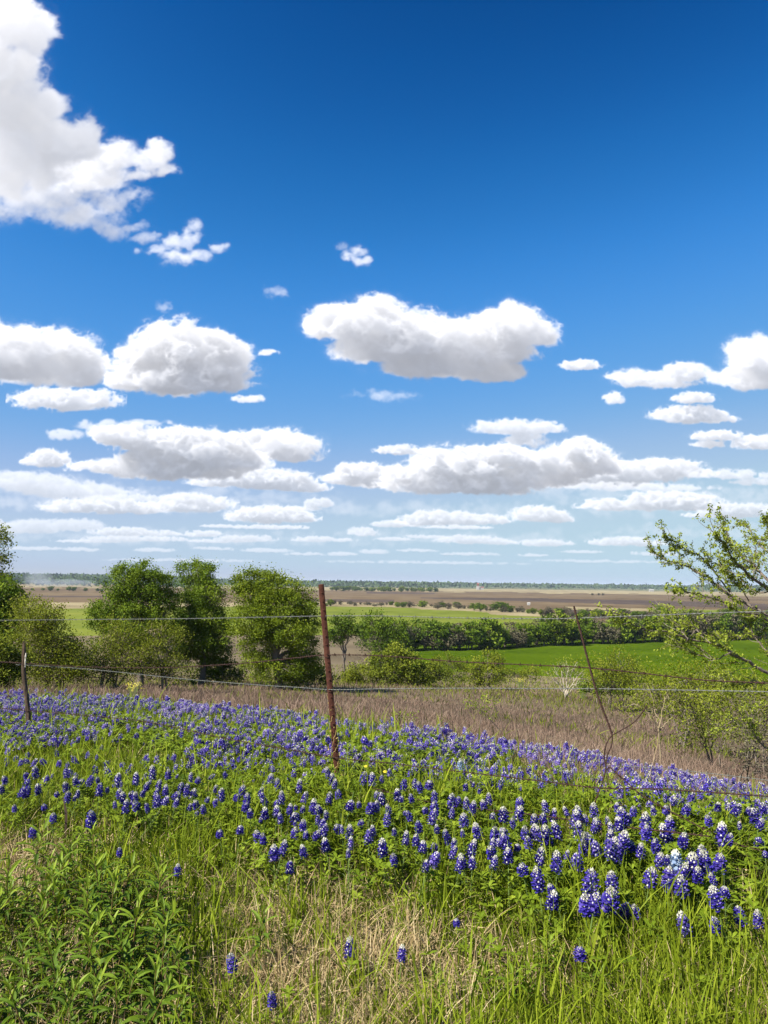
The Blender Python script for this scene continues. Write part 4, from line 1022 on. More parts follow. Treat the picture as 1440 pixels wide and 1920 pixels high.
def build_middle_shrubs():
    S = [  # name, label, px, base, dist, blobs, material, options
     ('tree', 'small dark tree with a visible forked trunk right of the iron post', 645, 1235, 78, [(640,1165,22,16),(655,1180,20,18),(632,1190,16,14)], 'leaf_dark', dict(leaf=.2, n_leaf=3800, clump=.5, trunk_r=.12, fork=.3, mat_tint=.35)),
     ('tree', 'dark tree of two rounded heads beside the small forked tree', 715, 1240, 82, [(698,1165,26,20),(735,1172,28,20),(712,1195,34,24),(745,1205,24,20)], 'leaf_dark', dict(leaf=.2, n_leaf=6500, clump=.55, trunk_r=.12, fork=.25, mat_tint=.42)),
     ('shrub', 'grey bare-twigged shrub in front of the dark two-headed tree', 690, 1280, 64, [(690,1215,22,22),(700,1245,26,22),(672,1250,22,18)], 'leaf_grey', dict(leaf=.10, n_leaf=1500, clump=.5, trunk_r=.05, mat_tint=.6, twigs=300, multi=4, twig_r=.02, bark='pale_bark')),
     ('shrub', 'large bright yellow-green bush right of the iron post', 745, 1288, 56, [(715,1245,26,22),(745,1228,26,24),(770,1242,26,22),(735,1262,40,20),(780,1268,30,16)], 'leaf_yellow', dict(leaf=.16, n_leaf=9500, clump=.42, trunk_r=.06, mat_tint=.42, multi=4)),
     ('shrub', 'olive shrub on the left flank of the large yellow-green bush', 672, 1288, 54, [(672,1262,26,18),(655,1272,20,12)], 'leaf_olive', dict(leaf=.13, n_leaf=2600, clump=.4, trunk_r=.05, mat_tint=.5, twigs=200, multi=4)),
     ('shrub', 'low yellowish scrub spreading right of the large yellow-green bush', 825, 1288, 60, [(815,1258,26,16),(845,1268,26,13),(800,1272,22,12)], 'leaf_yellow', dict(leaf=.14, n_leaf=3300, clump=.42, trunk_r=.04, mat_tint=.3, twigs=180, multi=4)),
     ('tree', 'young olive-green tree standing alone in front of the green meadow', 915, 1290, 62, [(915,1228,18,14),(930,1240,18,16),(895,1250,20,18),(920,1262,30,18),(890,1272,18,12)], 'leaf_olive', dict(leaf=.14, n_leaf=4600, clump=.4, trunk_r=.07, mat_tint=.55, twigs=240)),
     ('shrub', 'leafless white-stemmed bush fanning out beside the wire stay', 1060, 1306, 58, [(1028,1262,13,12),(1040,1254,14,14),(1052,1248,14,14),(1064,1246,14,14),(1078,1250,14,14),(1092,1258,14,14),(1104,1268,13,12)], 'leaf_olive', dict(leaf=.10, n_leaf=900, per=14, clump=.45, trunk_r=.045, mat_tint=.6, twigs=64, twig_r=.016, bark='white_bark')),
     ('shrub', 'dark green scrub just right of the leafless white-stemmed bush', 1130, 1310, 52, [(1120,1285,30,16),(1160,1288,30,14)], 'leaf_dark', dict(leaf=.13, n_leaf=3600, clump=.38, trunk_r=.04, mat_tint=.5, multi=4)),
     ('shrub', 'tall hazy olive shrub between the wire stay and the pale sapling', 1160, 1312, 46, [(1130,1255,26,22),(1165,1245,30,24),(1150,1275,40,20),(1190,1265,26,26)], 'leaf_olive', dict(leaf=.10, n_leaf=7000, clump=.6, spread=1.15, trunk_r=.05, mat_tint=.48, twigs=460, multi=5, twig_r=.014)),
     ('shrub', 'low scrub of grey twigs at the lower rim of the green meadow', 985, 1280, 88, [(960,1262,30,10),(1000,1262,30,12)], 'leaf_olive', dict(leaf=.16, n_leaf=2000, clump=.5, trunk_r=.04, mat_tint=.35, twigs=160, multi=4)),
     ('shrub', 'brown-green scrub on the meadow rim left of the young olive tree', 850, 1262, 92, [(840,1240,30,14),(868,1246,20,12),(815,1246,20,10)], 'leaf_olive', dict(leaf=.17, n_leaf=2300, clump=.5, trunk_r=.04, mat_tint=.4, twigs=160, multi=4)),
     ('tree', 'slender pale-stemmed sapling with a haze of olive leaves at the right', 1237, 1425, 14.5, [(1215,1280,36,30),(1250,1290,30,34),(1190,1310,30,26),(1225,1325,40,24),(1260,1335,26,24)], 'leaf_olive', dict(leaf=.04, n_leaf=1300, fork=.42, clump=.24, trunk_r=.015, mat_tint=.6, twigs=300, twig_r=.0045, bark='pale_bark')),
     ('shrub', 'leafy green shrub in the hollow right of the pale-stemmed sapling', 1325, 1410, 15, [(1300,1330,40,34),(1340,1320,40,36),(1360,1360,50,30),(1310,1370,44,28)], 'leaf_yellow', dict(leaf=.045, n_leaf=2600, clump=.34, spread=1.15, trunk_r=.022, mat_tint=.45, twigs=600, multi=4, twig_r=.005)),
     ('shrub', 'grey-brown thicket of bare twigs at the right edge', 1420, 1450, 11, [(1400,1390,40,34),(1440,1370,44,40),(1430,1420,50,30)], 'leaf_grey', dict(leaf=.035, n_leaf=1800, clump=.26, trunk_r=.02, mat_tint=.5, twigs=700, multi=6, twig_r=.0045, bark='bark')),
     ('shrub', 'olive thicket filling the hollow behind the pale-stemmed sapling', 1270, 1365, 24, [(1230,1290,40,24),(1280,1270,46,30),(1330,1265,46,30),(1290,1310,60,26),(1370,1290,44,34)], 'leaf_olive', dict(leaf=.065, n_leaf=8500, clump=.55, spread=1.15, trunk_r=.04, mat_tint=.45, twigs=800, multi=6, twig_r=.009)),
     ('shrub', 'broad dull green shrub under the thorny tree at the right edge', 1400, 1400, 17, [(1370,1300,40,30),(1410,1285,44,34),(1440,1310,40,36),(1400,1340,60,28)], 'leaf_olive', dict(leaf=.05, n_leaf=4600, clump=.42, spread=1.2, trunk_r=.022, mat_tint=.45, twigs=500, multi=5, twig_r=.006)),
     ('shrub', 'small spring-green sprig standing in the brown grass at the crest', 905, 1362, 12.5, [(885,1315,14,14),(905,1318,16,16),(925,1312,14,14),(910,1338,20,10)], 'leaf_spring', dict(leaf=.035, n_leaf=330, clump=.10, trunk_r=.008, mat_tint=.45, twigs=60, multi=3, twig_r=.002)),
     ('shrub', 'low leafy sprig at the crest left of the small spring-green one', 760, 1360, 12, [(748,1338,16,8),(772,1338,14,8)], 'leaf_spring', dict(leaf=.03, n_leaf=170, clump=.10, trunk_r=.006, mat_tint=.4, twigs=40, multi=3, twig_r=.002)),
    ]
    for i, (nm, lb, px, b, d, bl, mt, kw) in enumerate(S):
        tree(nm, lb, 'tree' if nm == 'tree' else 'shrub', px, b, d, bl, mat=mt, seed=200 + i, **kw)

def build_hedgerow():
    """the row of trees across the valley, and smaller rows further out: copies of a few kinds"""
    rng = np.random.default_rng(301)
    def kind(seed, H, W, mat, n_leaf, leaf, twigs, bare=0.0, bark='bark', tint=.45):
        r = np.random.default_rng(seed)
        bl = [(r.uniform(-.5, .5) * W, r.uniform(-.4, .4) * W, H * r.uniform(.35, .82), W * r.uniform(.35, .6), W * .45, H * r.uniform(.16, .26)) for k in range(6)]
        bl.append((0, 0, H * .35, W * .75, W * .6, H * .28))
        w, c = tree_parts(bl, None, r, leaf=leaf, n_leaf=n_leaf, clump=.75, trunk_r=.14, mat_tint=tint, twigs=twigs, bare=bare, twig_r=.035, multi=2)
        return w.mesh('trunk', M[bark], True), c.mesh('crown', M[mat])
    K = {'dark': [kind(1, 7, 3.4, 'leaf_dark', 4200, .42, 60, tint=.5), kind(2, 6.2, 3.8, 'leaf_dark', 4200, .42, 60, tint=.38)],
         'green': [kind(3, 6.5, 3.6, 'leaf_mid', 3800, .42, 60, tint=.4), kind(4, 5.6, 3.6, 'leaf_dark', 3800, .42, 60, tint=.7)],
         'brown': [kind(5, 6.4, 3.2, 'leaf_grey', 2600, .34, 260, tint=.4), kind(6, 5.6, 3.8, 'leaf_grey', 2800, .34, 260, tint=.55)]}
    L = {'dark': ('dark green tree in the hedgerow behind the green meadow', 'dark green trees of the hedgerow'),
         'green': ('lighter green tree in the hedgerow behind the green meadow', 'lighter green trees of the hedgerow'),
         'brown': ('brown, still leafless tree in the hedgerow behind the green meadow', 'leafless brown trees of the hedgerow')}
    seq = 'dark dark green dark brown green dark brown dark brown brown dark brown green dark brown brown green brown dark green brown dark green dark brown brown green dark brown dark brown green dark brown green brown dark brown dark brown green brown dark brown brown dark green brown dark'.split()
    for i, k in enumerate(seq):
        px = 690 + (1560 - 690) * (i + rng.uniform(-.3, .3)) / len(seq)
        by = np.interp(px, [690, 790, 950, 1100, 1300, 1560], [1222, 1219, 1213, 1208, 1199, 1194])
        d = np.interp(px, [690, 950, 1300, 1560], [150, 166, 196, 215]) + rng.uniform(-3, 4)
        x = pix_dir(px, by).x * d
        m = K[k][rng.integers(2)]
        r = thing('hedgerow_tree', L[k][0], 'tree', (x, d, height(x, d) - .1), L[k][1], rng.uniform(0, 6.28))
        s = rng.uniform(.85, 1.15) * d / 175; r.scale = (s * 1.25, s * 1.2, s * 1.06)
        link('trunk', m[0], r); link('crown', m[1], r)
    # shrubs along the far side of the yellow-green field
    for i in range(96):
        px = 590 + 890 * (i + rng.random()) / 96
        by = np.interp(px, [560, 720, 860, 1000, 1060, 1480], [1136, 1138, 1144, 1154, 1158, 1165]) - rng.uniform(0, 5)
        p = hit(px, by, 0, 250)
        k = rng.choice(['dark', 'green', 'brown', 'brown', 'brown'])
        r = thing('field_shrub', {'dark': 'dark green shrub', 'green': 'light green shrub', 'brown': 'brownish shrub'}[k] + ' in the ragged line between the yellow-green field and the brown farmland', 'shrub', tuple(p), {'dark': 'dark shrubs along the field edge', 'green': 'green shrubs along the field edge', 'brown': 'brown shrubs along the field edge'}[k], rng.uniform(0, 6.28))
        s = rng.uniform(.3, .7) * (1.35 if k != 'brown' and rng.random() < .4 else 1) * float(np.interp(px, [560, 800], [.6, 1])); r.scale = (s * 1.5, s * 1.5, s)
        m = K[k][rng.integers(2)]; link('crown', m[1], r); link('trunk', m[0], r)
    # the isolated row on the plain
    for i in range(26):
        px = 625 + 200 * (i + rng.uniform(-.4, .4)) / 26; by = np.interp(px, [625, 830], [1107.5, 1110]) + rng.uniform(-1, 1)
        d = 1250 + rng.uniform(-60, 60); x = pix_dir(px, by).x * d; p = np.array((x, d, height(x, d)))
        r = thing('plain_tree', 'small round dark tree in the short row standing alone on the plain', 'tree', tuple(p), 'trees of the short row on the plain', rng.uniform(0, 6.28))
        s = rng.uniform(.8, 1.4); r.scale = (s * 1.7, s * 1.5, s)
        m = K[rng.choice(['dark', 'green'])][rng.integers(2)]; link('crown', m[1], r); link('trunk', m[0], r)
    for i in range(9):                                        # and a few left, in front of the smoke
        px = 60 + 150 * (i + rng.uniform(-.4, .4)) / 9
        x = pix_dir(px, 1105).x * 900; p = (x, 900, height(x, 900))
        r = thing('plain_tree', 'small dark tree in front of the smoke far left', 'tree', p, 'trees in front of the smoke', rng.uniform(0, 6.28))
        s = rng.uniform(.5, .95); r.scale = (s * 1.4, s * 1.4, s)
        m = K['dark'][rng.integers(2)]; link('crown', m[1], r); link('trunk', m[0], r)
    for px in (1110, 1122, 1130):
        x = pix_dir(px, 1112).x * 1050; p = (x, 1050, height(x, 1050))
        r = thing('plain_tree', 'lone small tree on the stubble field right of the middle', 'tree', p, 'lone trees on the stubble field', 0); r.scale = (.9, .9, .55)
        m = K['brown'][0]; link('crown', m[1], r); link('trunk', m[0], r)

def build_far_woods():
    rng = np.random.default_rng(401)
    w = MB()
    n = 60000
    u = rng.uniform(-1.0, 1.0, n); d = 1900 + 3200 * rng.random(n) ** 1.2
    x, y = u * d, d; gz = height(x, y, False)
    cover = sstep(.25, .5, vnoise(x + 9000, y * .6 + 9000, 260, 402)) + (d > 2500)
    keep = rng.random(n) < np.clip(cover, 0, 1)
    x, y, gz, d = x[keep], y[keep], gz[keep], d[keep]; n = len(x)
    top = 11 + 9 * vnoise(x + 9000, y + 9000, 60, 403)
    z = gz + top * rng.random(n) ** .6
    t = .28 + .5 * vnoise(x + 9000, y + 9000, 90, 404) + rng.normal(0, .1, n)
    leaf_quads(w, np.stack([x, y, z], -1), 9.0, rng, np.clip(t, 0, 1), .75, .2)
    # the wooded rise at the far left
    n = 26000
    u = rng.uniform(-.62, -.12, n); d = rng.uniform(1350, 3200, n); x, y = u * d, d; gz = height(x, y, False)
    keep = rng.random(n) < sstep(-.2, -.30, u); x, y, gz = x[keep], y[keep], gz[keep]; n = len(x)
    z = gz + (6 + 6 * vnoise(x + 9000, y + 9000, 50, 405)) * rng.random(n) ** .6
    leaf_quads(w, np.stack([x, y, z], -1), 7.0, rng, np.clip(.35 + .5 * vnoise(x + 9000, y + 9000, 80, 406) + rng.normal(0, .1, n), 0, 1), .75, .2)
    tag(w.build('woods', M['woods']), 'far belt of woodland along the horizon', kind='stuff')
M['woods'] = ramp_mat('far_woods', [(.03, .055, .025), (.06, .10, .04), (.11, .15, .06)], .1, .9, .05)

def build_far_buildings():
    def box(mb, c, s, tint):
        x, y, z = c; a, b, h = s[0] / 2, s[1] / 2, s[2]
        V = [(x-a,y-b,z),(x+a,y-b,z),(x+a,y+b,z),(x-a,y+b,z),(x-a,y-b,z+h),(x+a,y-b,z+h),(x+a,y+b,z+h),(x-a,y+b,z+h)]
        mb.add(V, [(0,1,5,4),(1,2,6,5),(2,3,7,6),(3,0,4,7),(4,5,6,7),(3,2,1,0)], tint)
    def gable(mb, c, s, tint):
        x, y, z = c; a, b, h = s[0] / 2, s[1] / 2, s[2]
        V = [(x-a,y-b,z),(x+a,y-b,z),(x+a,y+b,z),(x-a,y+b,z),(x-a,y,z+h),(x+a,y,z+h)]
        mb.add(V, [(0,1,5,4),(2,3,4,5)], tint); mb.add(V, [(0,4,3),(1,2,5)], tint)
    wall = ramp_mat('white_wall', [(.3, .29, .27), (.45, .44, .41)], 0, .8); red = ramp_mat('red_roof', [(.22, .08, .065), (.30, .12, .10)], 0, .7)
    def place(px, d):
        x = pix_dir(px, 1095).x * d; return (x, d, height(x, d, False))
    o = thing('farm_building', 'white building with a red roofed tower rising above the far woods', 'building', place(897, 1830))
    mb = MB(); box(mb, (0, 0, 0), (9, 8, 8), .7); box(mb, (7, 0, 0), (10, 8, 5), .5); mb.build('wall', wall, o)
    mb = MB(); box(mb, (-1, 0, 8), (4, 4, 5), .3); mb.build('tower', red, o); mb = MB(); gable(mb, (-1, 0, 13), (5, 5, 2.5), .8); gable(mb, (7, 0, 5), (11, 9, 2), .6); mb.build('roof', red, o)
    o = thing('farm_shed', 'tiny white shed on the edge of the brown farmland', 'shed', place(991, 520))
    mb = MB(); box(mb, (0, 0, 0), (1.8, 1.6, 1.2), .8); mb.build('wall', wall, o); mb = MB(); gable(mb, (0, 0, 1.2), (2.1, 1.9, .6), .9); mb.build('roof', wall, o)
    o = thing('farmhouse', 'pale farmhouse at the foot of the far woods on the right', 'house', place(1221, 1840))
    mb = MB(); box(mb, (0, 0, 0), (10, 7, 3), .6); mb.build('wall', wall, o); mb = MB(); gable(mb, (0, 0, 3), (11, 8, 2.5), .4); mb.build('roof', wall, o)

def build_right_tree():
    """the spreading thorny tree whose limbs reach in from the right"""
    rng = np.random.default_rng(501)
    Y0 = 7.4
    def cp(pts, dy0, dy1):
        out = []
        for i, (a, b) in enumerate(pts):
            t = i / max(1, len(pts) - 1)
            out.append(at_depth(1140 + a / 4.173, 960 + b / 4.173, Y0 + dy0 * (1 - t) + dy1 * t))
        return np.array(out)
    foot = at_depth(1640, 1500, Y0); foot[2] = height(foot[0], foot[1])
    br = [  # points in the enlarged photograph crop, thickness at the thick end, depth change
     ([(1760,1500),(1500,1000),(1252,800),(1100,700),(950,620),(800,520),(650,450),(520,400),(420,345),(330,275)], .030, .2, .9),
     ([(950,620),(850,520),(740,400),(640,340),(530,300),(470,220)], .013, .6, .3),
     ([(1760,1400),(1450,800),(1252,620),(1150,530),(1050,440),(960,350),(900,250),(830,150)], .026, -.2, -.8),
     ([(1700,1300),(1400,660),(1252,500),(1130,400),(1050,330),(980,230),(920,130),(880,80)], .024, -.3, .5),
     ([(1700,1250),(1400,480),(1252,330),(1150,230),(1100,130),(1040,90)], .020, .4, 1.2),
     ([(1500,1000),(1252,850),(1150,790),(1000,760),(850,690),(700,660),(560,620),(500,610)], .016, .2, -.6),
     ([(1800,1700),(1500,1350),(1252,1250),(1100,1165),(950,1100),(800,1030),(620,1000),(480,950),(300,920),(160,885),(100,850),(40,800)], .026, -.2, -1.0),
     ([(1750,1600),(1400,1250),(1252,1110),(1170,980),(1100,880),(1090,800)], .020, .3, .8),
     ([(950,1100),(830,1150),(650,1100),(500,1040)], .009, -.6, -.2),
     ([(1800,1900),(1500,1950),(1252,1860),(1130,1700),(1000,1650),(850,1700)], .016, .3, .6),
     ([(1780,1650),(1500,1420),(1252,1340),(1150,1330),(1000,1360),(860,1300)], .014, .5, .2),
     ([(1780,1750),(1500,1560),(1252,1500),(1120,1480),(980,1420)], .013, .8, 1.2),
     ([(1400,660),(1330,420),(1300,200),(1260,80)], .012, .2, -.4), ([(1400,480),(1400,250),(1360,60),(1340,-20)], .012, .2, .6),
     ([(1252,620),(1180,640),(1060,560),(960,520),(900,440)], .010, -.3, .4), ([(1100,700),(1000,560),(930,470),(940,400)], .008, .3, 0),
     ([(1150,530),(1120,450),(1130,330),(1200,200)], .008, -.4, .3), ([(800,1030),(700,940),(620,860),(520,800)], .007, -.7, -.3),
     ([(620,1000),(560,920),(450,800)], .006, -.8, -.5), ([(1170,980),(1060,960),(980,1000),(900,960)], .008, .4, .1)]
    wood, lv = MB(), MB()
    for k, (a, b, r) in enumerate(((1760,1500,.05),(1800,1900,.045),(1700,1250,.045),(1800,1700,.05))):
        e = at_depth(1140 + a / 4.173, 960 + b / 4.173, Y0)
        t = np.linspace(0, 1, 6)[:, None]; P = foot * (1 - t) + e * t + np.sin(t * 3.14) * rng.normal(0, .06, 3)
        tubes(wood, P[None], np.linspace(r * 1.5, r, 6)[None], 8, .4)
    C = []
    for (pts, r, d0, d1) in br:
        P = cp(pts, d0, d1)
        n = len(P); s = np.linspace(0, n - 1, 5 * n); Q = np.stack([np.interp(s, np.arange(n), P[:, k]) for k in range(3)], -1)
        w = np.cumsum(rng.normal(0, .006, Q.shape), 0); w -= np.linspace(0, 1, len(Q))[:, None] * w[-1]; Q += w
        tubes(wood, Q[None], (r * .72 * np.linspace(1, .14, len(Q)))[None], 6, .5)
        m = len(Q)
        for i in range(int(m * .25), m):                       # side twigs
            for rep in range(2):
                if rng.random() > .5: continue
                L = rng.uniform(.10, .46) * (1.15 - .65 * i / m)
                dv = unit(unit(Q[min(i + 1, m - 1)] - Q[i - 1]) + rng.normal(0, .42, 3) + arr([0, 0, .10]))
                T = Q[i] + dv * np.linspace(0, L, 6)[:, None] + np.cumsum(rng.normal(0, .010, (6, 3)), 0); T[0] = Q[i]
                tubes(wood, T[None], np.linspace(.0034, .0014, 6)[None], 3, rng.uniform(.2, .8))
                for q in T[1:]:
                    if rng.random() < .58: C.append(q)
            if rng.random() < .35: C.append(Q[i])
    C = np.array(C); m = 12
    X = np.repeat(C, m, 0) + rng.normal(0, .013, (len(C) * m, 3))
    leaf_quads(lv, X, .027, rng, np.clip(np.repeat(rng.normal(.5, .18, len(C)), m) + rng.normal(0, .12, len(X)), 0, 1), .5, .5)
    r = thing('tree', 'spreading thorny tree with new leaves reaching in from the right edge', 'tree', tuple(foot))
    for nm, mb, mt in (('branches', wood, 'bark'), ('foliage', lv, 'leaf_spring')):
        V = mb.V; mb.V = [v - arr(foot) for v in V]
        mb.build(nm, M[mt], r)

build_left_trees(); build_middle_shrubs(); build_hedgerow(); build_far_woods(); build_far_buildings(); build_right_tree()

# ---------------------------------------------------------------- fence
def rust_mat(name, cols, rough, scale, metal=0.0):
    m = ramp_mat(name, cols, 0, rough, .3, noise=(scale, .5), bump=.25)
    return m
M['rust'] = rust_mat('rusted_iron', [(.030, .010, .006), (.080, .024, .013), (.17, .062, .03)], .8, 38)
M['dark_rust'] = rust_mat('dark_rusted_wire', [(.02, .011, .009), (.048, .022, .016), (.09, .042, .028)], .8, 60)
M['zinc'] = rust_mat('weathered_galvanised_wire', [(.085, .09, .08), (.15, .155, .14), (.25, .25, .23)], .45, 50)
M['old_wood'] = rust_mat('weathered_wood', [(.04, .026, .017), (.10, .066, .042), (.20, .145, .10)], .9, 30)
M['pale_wood'] = rust_mat('pale_splinter', [(.42, .36, .27), (.62, .56, .45), (.75, .7, .6)], .9, 30)
M['vine'] = ramp_mat('dry_vine', [(.22, .15, .04), (.42, .31, .09), (.55, .45, .16)], .1)

POST_Y = 5.6
FENCE = [(-.62, 12.5), (-.47, 8.6), (-.0784, POST_Y), (.245, 4.75), (.5, 4.2), (.8, 3.6)]       # azimuth tangent, depth of the fence line
def fence_depth(px):
    u = (px - 720) / FPX
    return float(np.interp(u, [f[0] for f in FENCE], [f[1] for f in FENCE]))
def fence_points(pts, off=0.0):
    return np.array([at_depth(px, py, fence_depth(px) + off) for (px, py) in pts])
def resample(P, step):
    P = np.asarray(P, float)
    n = len(P)
    # smooth curve through the points (Catmull-Rom)
    E = np.concatenate([[2 * P[0] - P[1]], P, [2 * P[-1] - P[-2]]])
    out = []
    for i in range(n - 1):
        p0, p1, p2, p3 = E[i:i + 4]; k = max(2, int(np.linalg.norm(p2 - p1) / step))
        t = np.linspace(0, 1, k, endpoint=False)[:, None]
        out.append(.5 * (2 * p1 + (p2 - p0) * t + (2 * p0 - 5 * p1 + 4 * p2 - p3) * t ** 2 + (3 * p1 - p0 - 3 * p2 + p3) * t ** 3))
    return np.concatenate(out + [P[-1:]])
def barb_mesh(mat, r):
    mb = MB()
    rng = np.random.default_rng(9)
    a = np.linspace(0, 2 * math.pi * 1.6, 12)
    coil = np.stack([(a / a[-1] - .5) * .012, np.cos(a) * r * 2.4, np.sin(a) * r * 2.4], -1)
    tubes(mb, coil[None], np.full((1, 12), r * .8), 4, .5)
    for s, ang in ((-1, .6), (1, 2.3), (-1, 3.8), (1, 5.4)):
        e = arr([s * .006, math.cos(ang) * .02, math.sin(ang) * .02])
        tubes(mb, np.array([[(s * .004, 0, 0), tuple(e * .6), tuple(e)]]), np.array([[r * .8, r * .7, r * .25]]), 4, .5)
    return mb.mesh('barb', mat)
def wire(name, label, pts, mat, r=None, barb=.125, group='barbed wires of the fence', twist=.055, off=0.0, P=None, cat='wire'):
    P = fence_points(pts, off) if P is None else P
    r = r or (.0023 if mat == 'dark_rust' else .0017)
    Q = resample(P, .012)
    org = Q[0].copy(); Q = Q - org
    T, S, U = [v[0] for v in frames(Q[None])]
    arc = np.concatenate([[0], np.cumsum(np.linalg.norm(np.diff(Q, axis=0), axis=1))])
    ph = arc / twist * 2 * math.pi
    mb = MB()
    for k in (0, math.pi):
        H = Q + r * 1.05 * (np.cos(ph + k)[:, None] * S + np.sin(ph + k)[:, None] * U)
        tubes(mb, H[None], np.full((1, len(H)), r), 5, .5)
    o = mb.build(name, M[mat], None, True); o.location = org
    tag(o, label, cat, group)
    if barb:
        rng = np.random.default_rng(int(abs(org[2]) * 1000) + len(Q))
        me = barb_mesh(M[mat], r)
        for s in np.arange(barb * .5, arc[-1], barb):
            i = min(np.searchsorted(arc, s), len(Q) - 2)
            b = link('barb', me, o, tuple(Q[i]))
            b.rotation_euler = Vector(T[i]).to_track_quat('X', 'Z').to_euler()
    return o

def build_fence():
    rng = np.random.default_rng(601)
    # --- iron T-post
    base = at_depth(634, 1466, POST_Y); top = at_depth(602, 1096, POST_Y)
    axis = unit(top - base); L = np.linalg.norm(top - base)
    base = base - axis * .12; L += .12
    root = thing('iron_fence_post', 'rusty reddish-brown iron fence post leaning to the left', 'fence post', tuple(base), 'fence posts')
    root.rotation_euler = Vector(axis).to_track_quat('Z', 'Y').to_euler()
    root.rotation_mode = 'XYZ'
    # section: a rounded flange towards the viewer with a web behind it
    w, d = .0205, .034
    prof = [(-w, -.004), (-w * .85, -.0085), (-w * .4, -.0105), (0, -.0112), (w * .4, -.0105), (w * .85, -.0085), (w, -.004), (w, 0), (.004, .0015), (.0032, d), (-.0032, d), (-.004, .0015), (-w, 0)]
    n = len(prof); zs = np.linspace(0, L, 40)
    mb = MB()
    V = np.array([[(x, y, z) for (x, y) in prof] for z in zs]); V[:, :, :2] += rng.normal(0, .0004, V[:, :, :2].shape)
    i = np.arange(len(zs) - 1)[:, None]; j = np.arange(n)[None]
    mb.add(V.reshape(-1, 3), np.stack([i * n + j, i * n + (j + 1) % n, (i + 1) * n + (j + 1) % n, (i + 1) * n + j], -1).reshape(-1, 4), .5)
    V2 = V[-1] + arr([0, 0, .0]); mb.add(np.concatenate([V2, [[0, -.004, L + .003]]]), np.stack([np.arange(n), (np.arange(n) + 1) % n, np.full(n, n)], -1), .6)
    M0 = root.matrix_world
    mb.build('post', M['rust'], root)
    # turn the post so that its flange faces the road
    q = Vector(axis).to_track_quat('Z', 'Y'); 
    ydir = q @ Vector((0, 1, 0)); want = Vector((0, 1, 0)); want = (want - want.dot(Vector(axis)) * Vector(axis)).normalized()
    ang = math.atan2(ydir.cross(want).dot(Vector(axis)), ydir.dot(want)) + .12
    q = q @ __import__('mathutils').Quaternion((0, 0, 1), ang); root.rotation_euler = q.to_euler()
    stud = MB()
    a = np.linspace(0, 2 * np.pi, 9)[:-1]
    V = np.concatenate([np.stack([np.cos(a) * .0075, np.full(8, -.009), np.sin(a) * .005], -1), np.stack([np.cos(a) * .005, np.full(8, -.0165), np.sin(a) * .003], -1)])
    stud.add(V, np.stack([np.arange(8), (np.arange(8) + 1) % 8, 8 + (np.arange(8) + 1) % 8, 8 + np.arange(8)], -1), .45); stud.add(V[8:], np.arange(8)[None], .6)
    me = stud.mesh('stud', M['rust'])
    for z in np.arange(L - .06, .2, -.062): link('stud', me, root, (0, 0, z))
    for py in (1157, 1232, 1297, 1396, 1421):
        f = (1466 - py) / 370.0 * (L - .12) + .12
        c = MB(); t = np.linspace(0, 2 * np.pi * 1.0, 20)
        P = np.stack([np.cos(t) * .0255, np.sin(t) * .0225 + .008, .006 * np.sin(t * 1.0) + .003 * np.cos(2 * t)], -1)
        tubes(c, P[None], np.full((1, 20), .0023), 5, .5)
        c.add(np.zeros((0, 3)), np.zeros((0, 4), int), .5)
        o = c.build('wire_clip', M['dark_rust'], root); o.location = (0, 0, f)
    # dry vine twining up the foot of the post
    v = MB()
    for s in range(3):
        t = np.linspace(0, 1, 40); f = .10 + t * (.62 - .14 * s); a = t * 9 + s * 2.2
        P = base + np.array([axis * q for q in f]) + np.stack([np.cos(a) * .030, np.sin(a) * .030 - .004, np.zeros(40)], -1) + rng.normal(0, .003, (40, 3))
        tubes(v, (P - base)[None], np.full((1, 40), .0019), 4, rng.uniform(.4, .8))
    C = np.array([axis * rng.uniform(.12, .68) + rng.normal(0, .028, 3) for _ in range(70)])
    leaf_quads(v, C, .022, rng, rng.uniform(.2, .9, 70), .5)
    o = v.build('dry_vine', M['vine']); o.location = base; tag(o, 'yellowed dry vine twining up the foot of the rusty iron post', 'vine')
    # --- wooden post
    yb = fence_depth(52)
    foot = at_depth(54, 1356, yb); tp = at_depth(44, 1207, yb)
    foot = foot - arr([0, 0, .12])
    root = thing('wooden_fence_post', 'short weathered grey wooden post at the left, split at its top', 'fence post', tuple(foot), 'fence posts')
    ax = tp - foot; m, k = 16, 12
    a = np.arange(k) * 2 * np.pi / k; mb = MB(); V = []
    lump = rng.normal(0, .12, k)
    for i in range(m):
        t = i / (m - 1); c = ax * t + arr([.012 * math.sin(t * 7), 0, 0])
        r = (.028 - .008 * t) * (1 + lump + rng.normal(0, .05, k)) * (.72 if i == m - 1 else 1)
        V.append(np.stack([c[0] + np.cos(a) * r, c[1] + np.sin(a) * r, np.full(k, c[2]) + (rng.normal(0, .022, k) if i == m - 1 else 0)], -1))
    V = np.array(V).reshape(-1, 3); i = np.arange(m - 1)[:, None]; j = np.arange(k)[None]
    mb.add(V, np.stack([i * k + j, i * k + (j + 1) % k, (i + 1) * k + (j + 1) % k, (i + 1) * k + j], -1).reshape(-1, 4), .5)
    mb.add(np.concatenate([V[-k:], [ax]]), np.stack([np.arange(k), (np.arange(k) + 1) % k, np.full(k, k)], -1), .3)
    mb.build('post', M['old_wood'], root)
    sp = MB()
    for (f0, f1, dx, wd) in ((.74, .88, .024, .008), (.82, .90, .030, .009)):
        P = np.array([ax * f0 + arr([dx - .008, -.022, 0]), ax * (f0 + f1) / 2 + arr([dx - .001, -.026, 0]), ax * f1 + arr([dx + .002, -.022, 0])])
        tubes(sp, P[None], np.array([[wd * .5, wd, wd * .45]]), 6, rng.uniform(.5, .9))
    sp.build('split_sliver', M['pale_wood'], root)
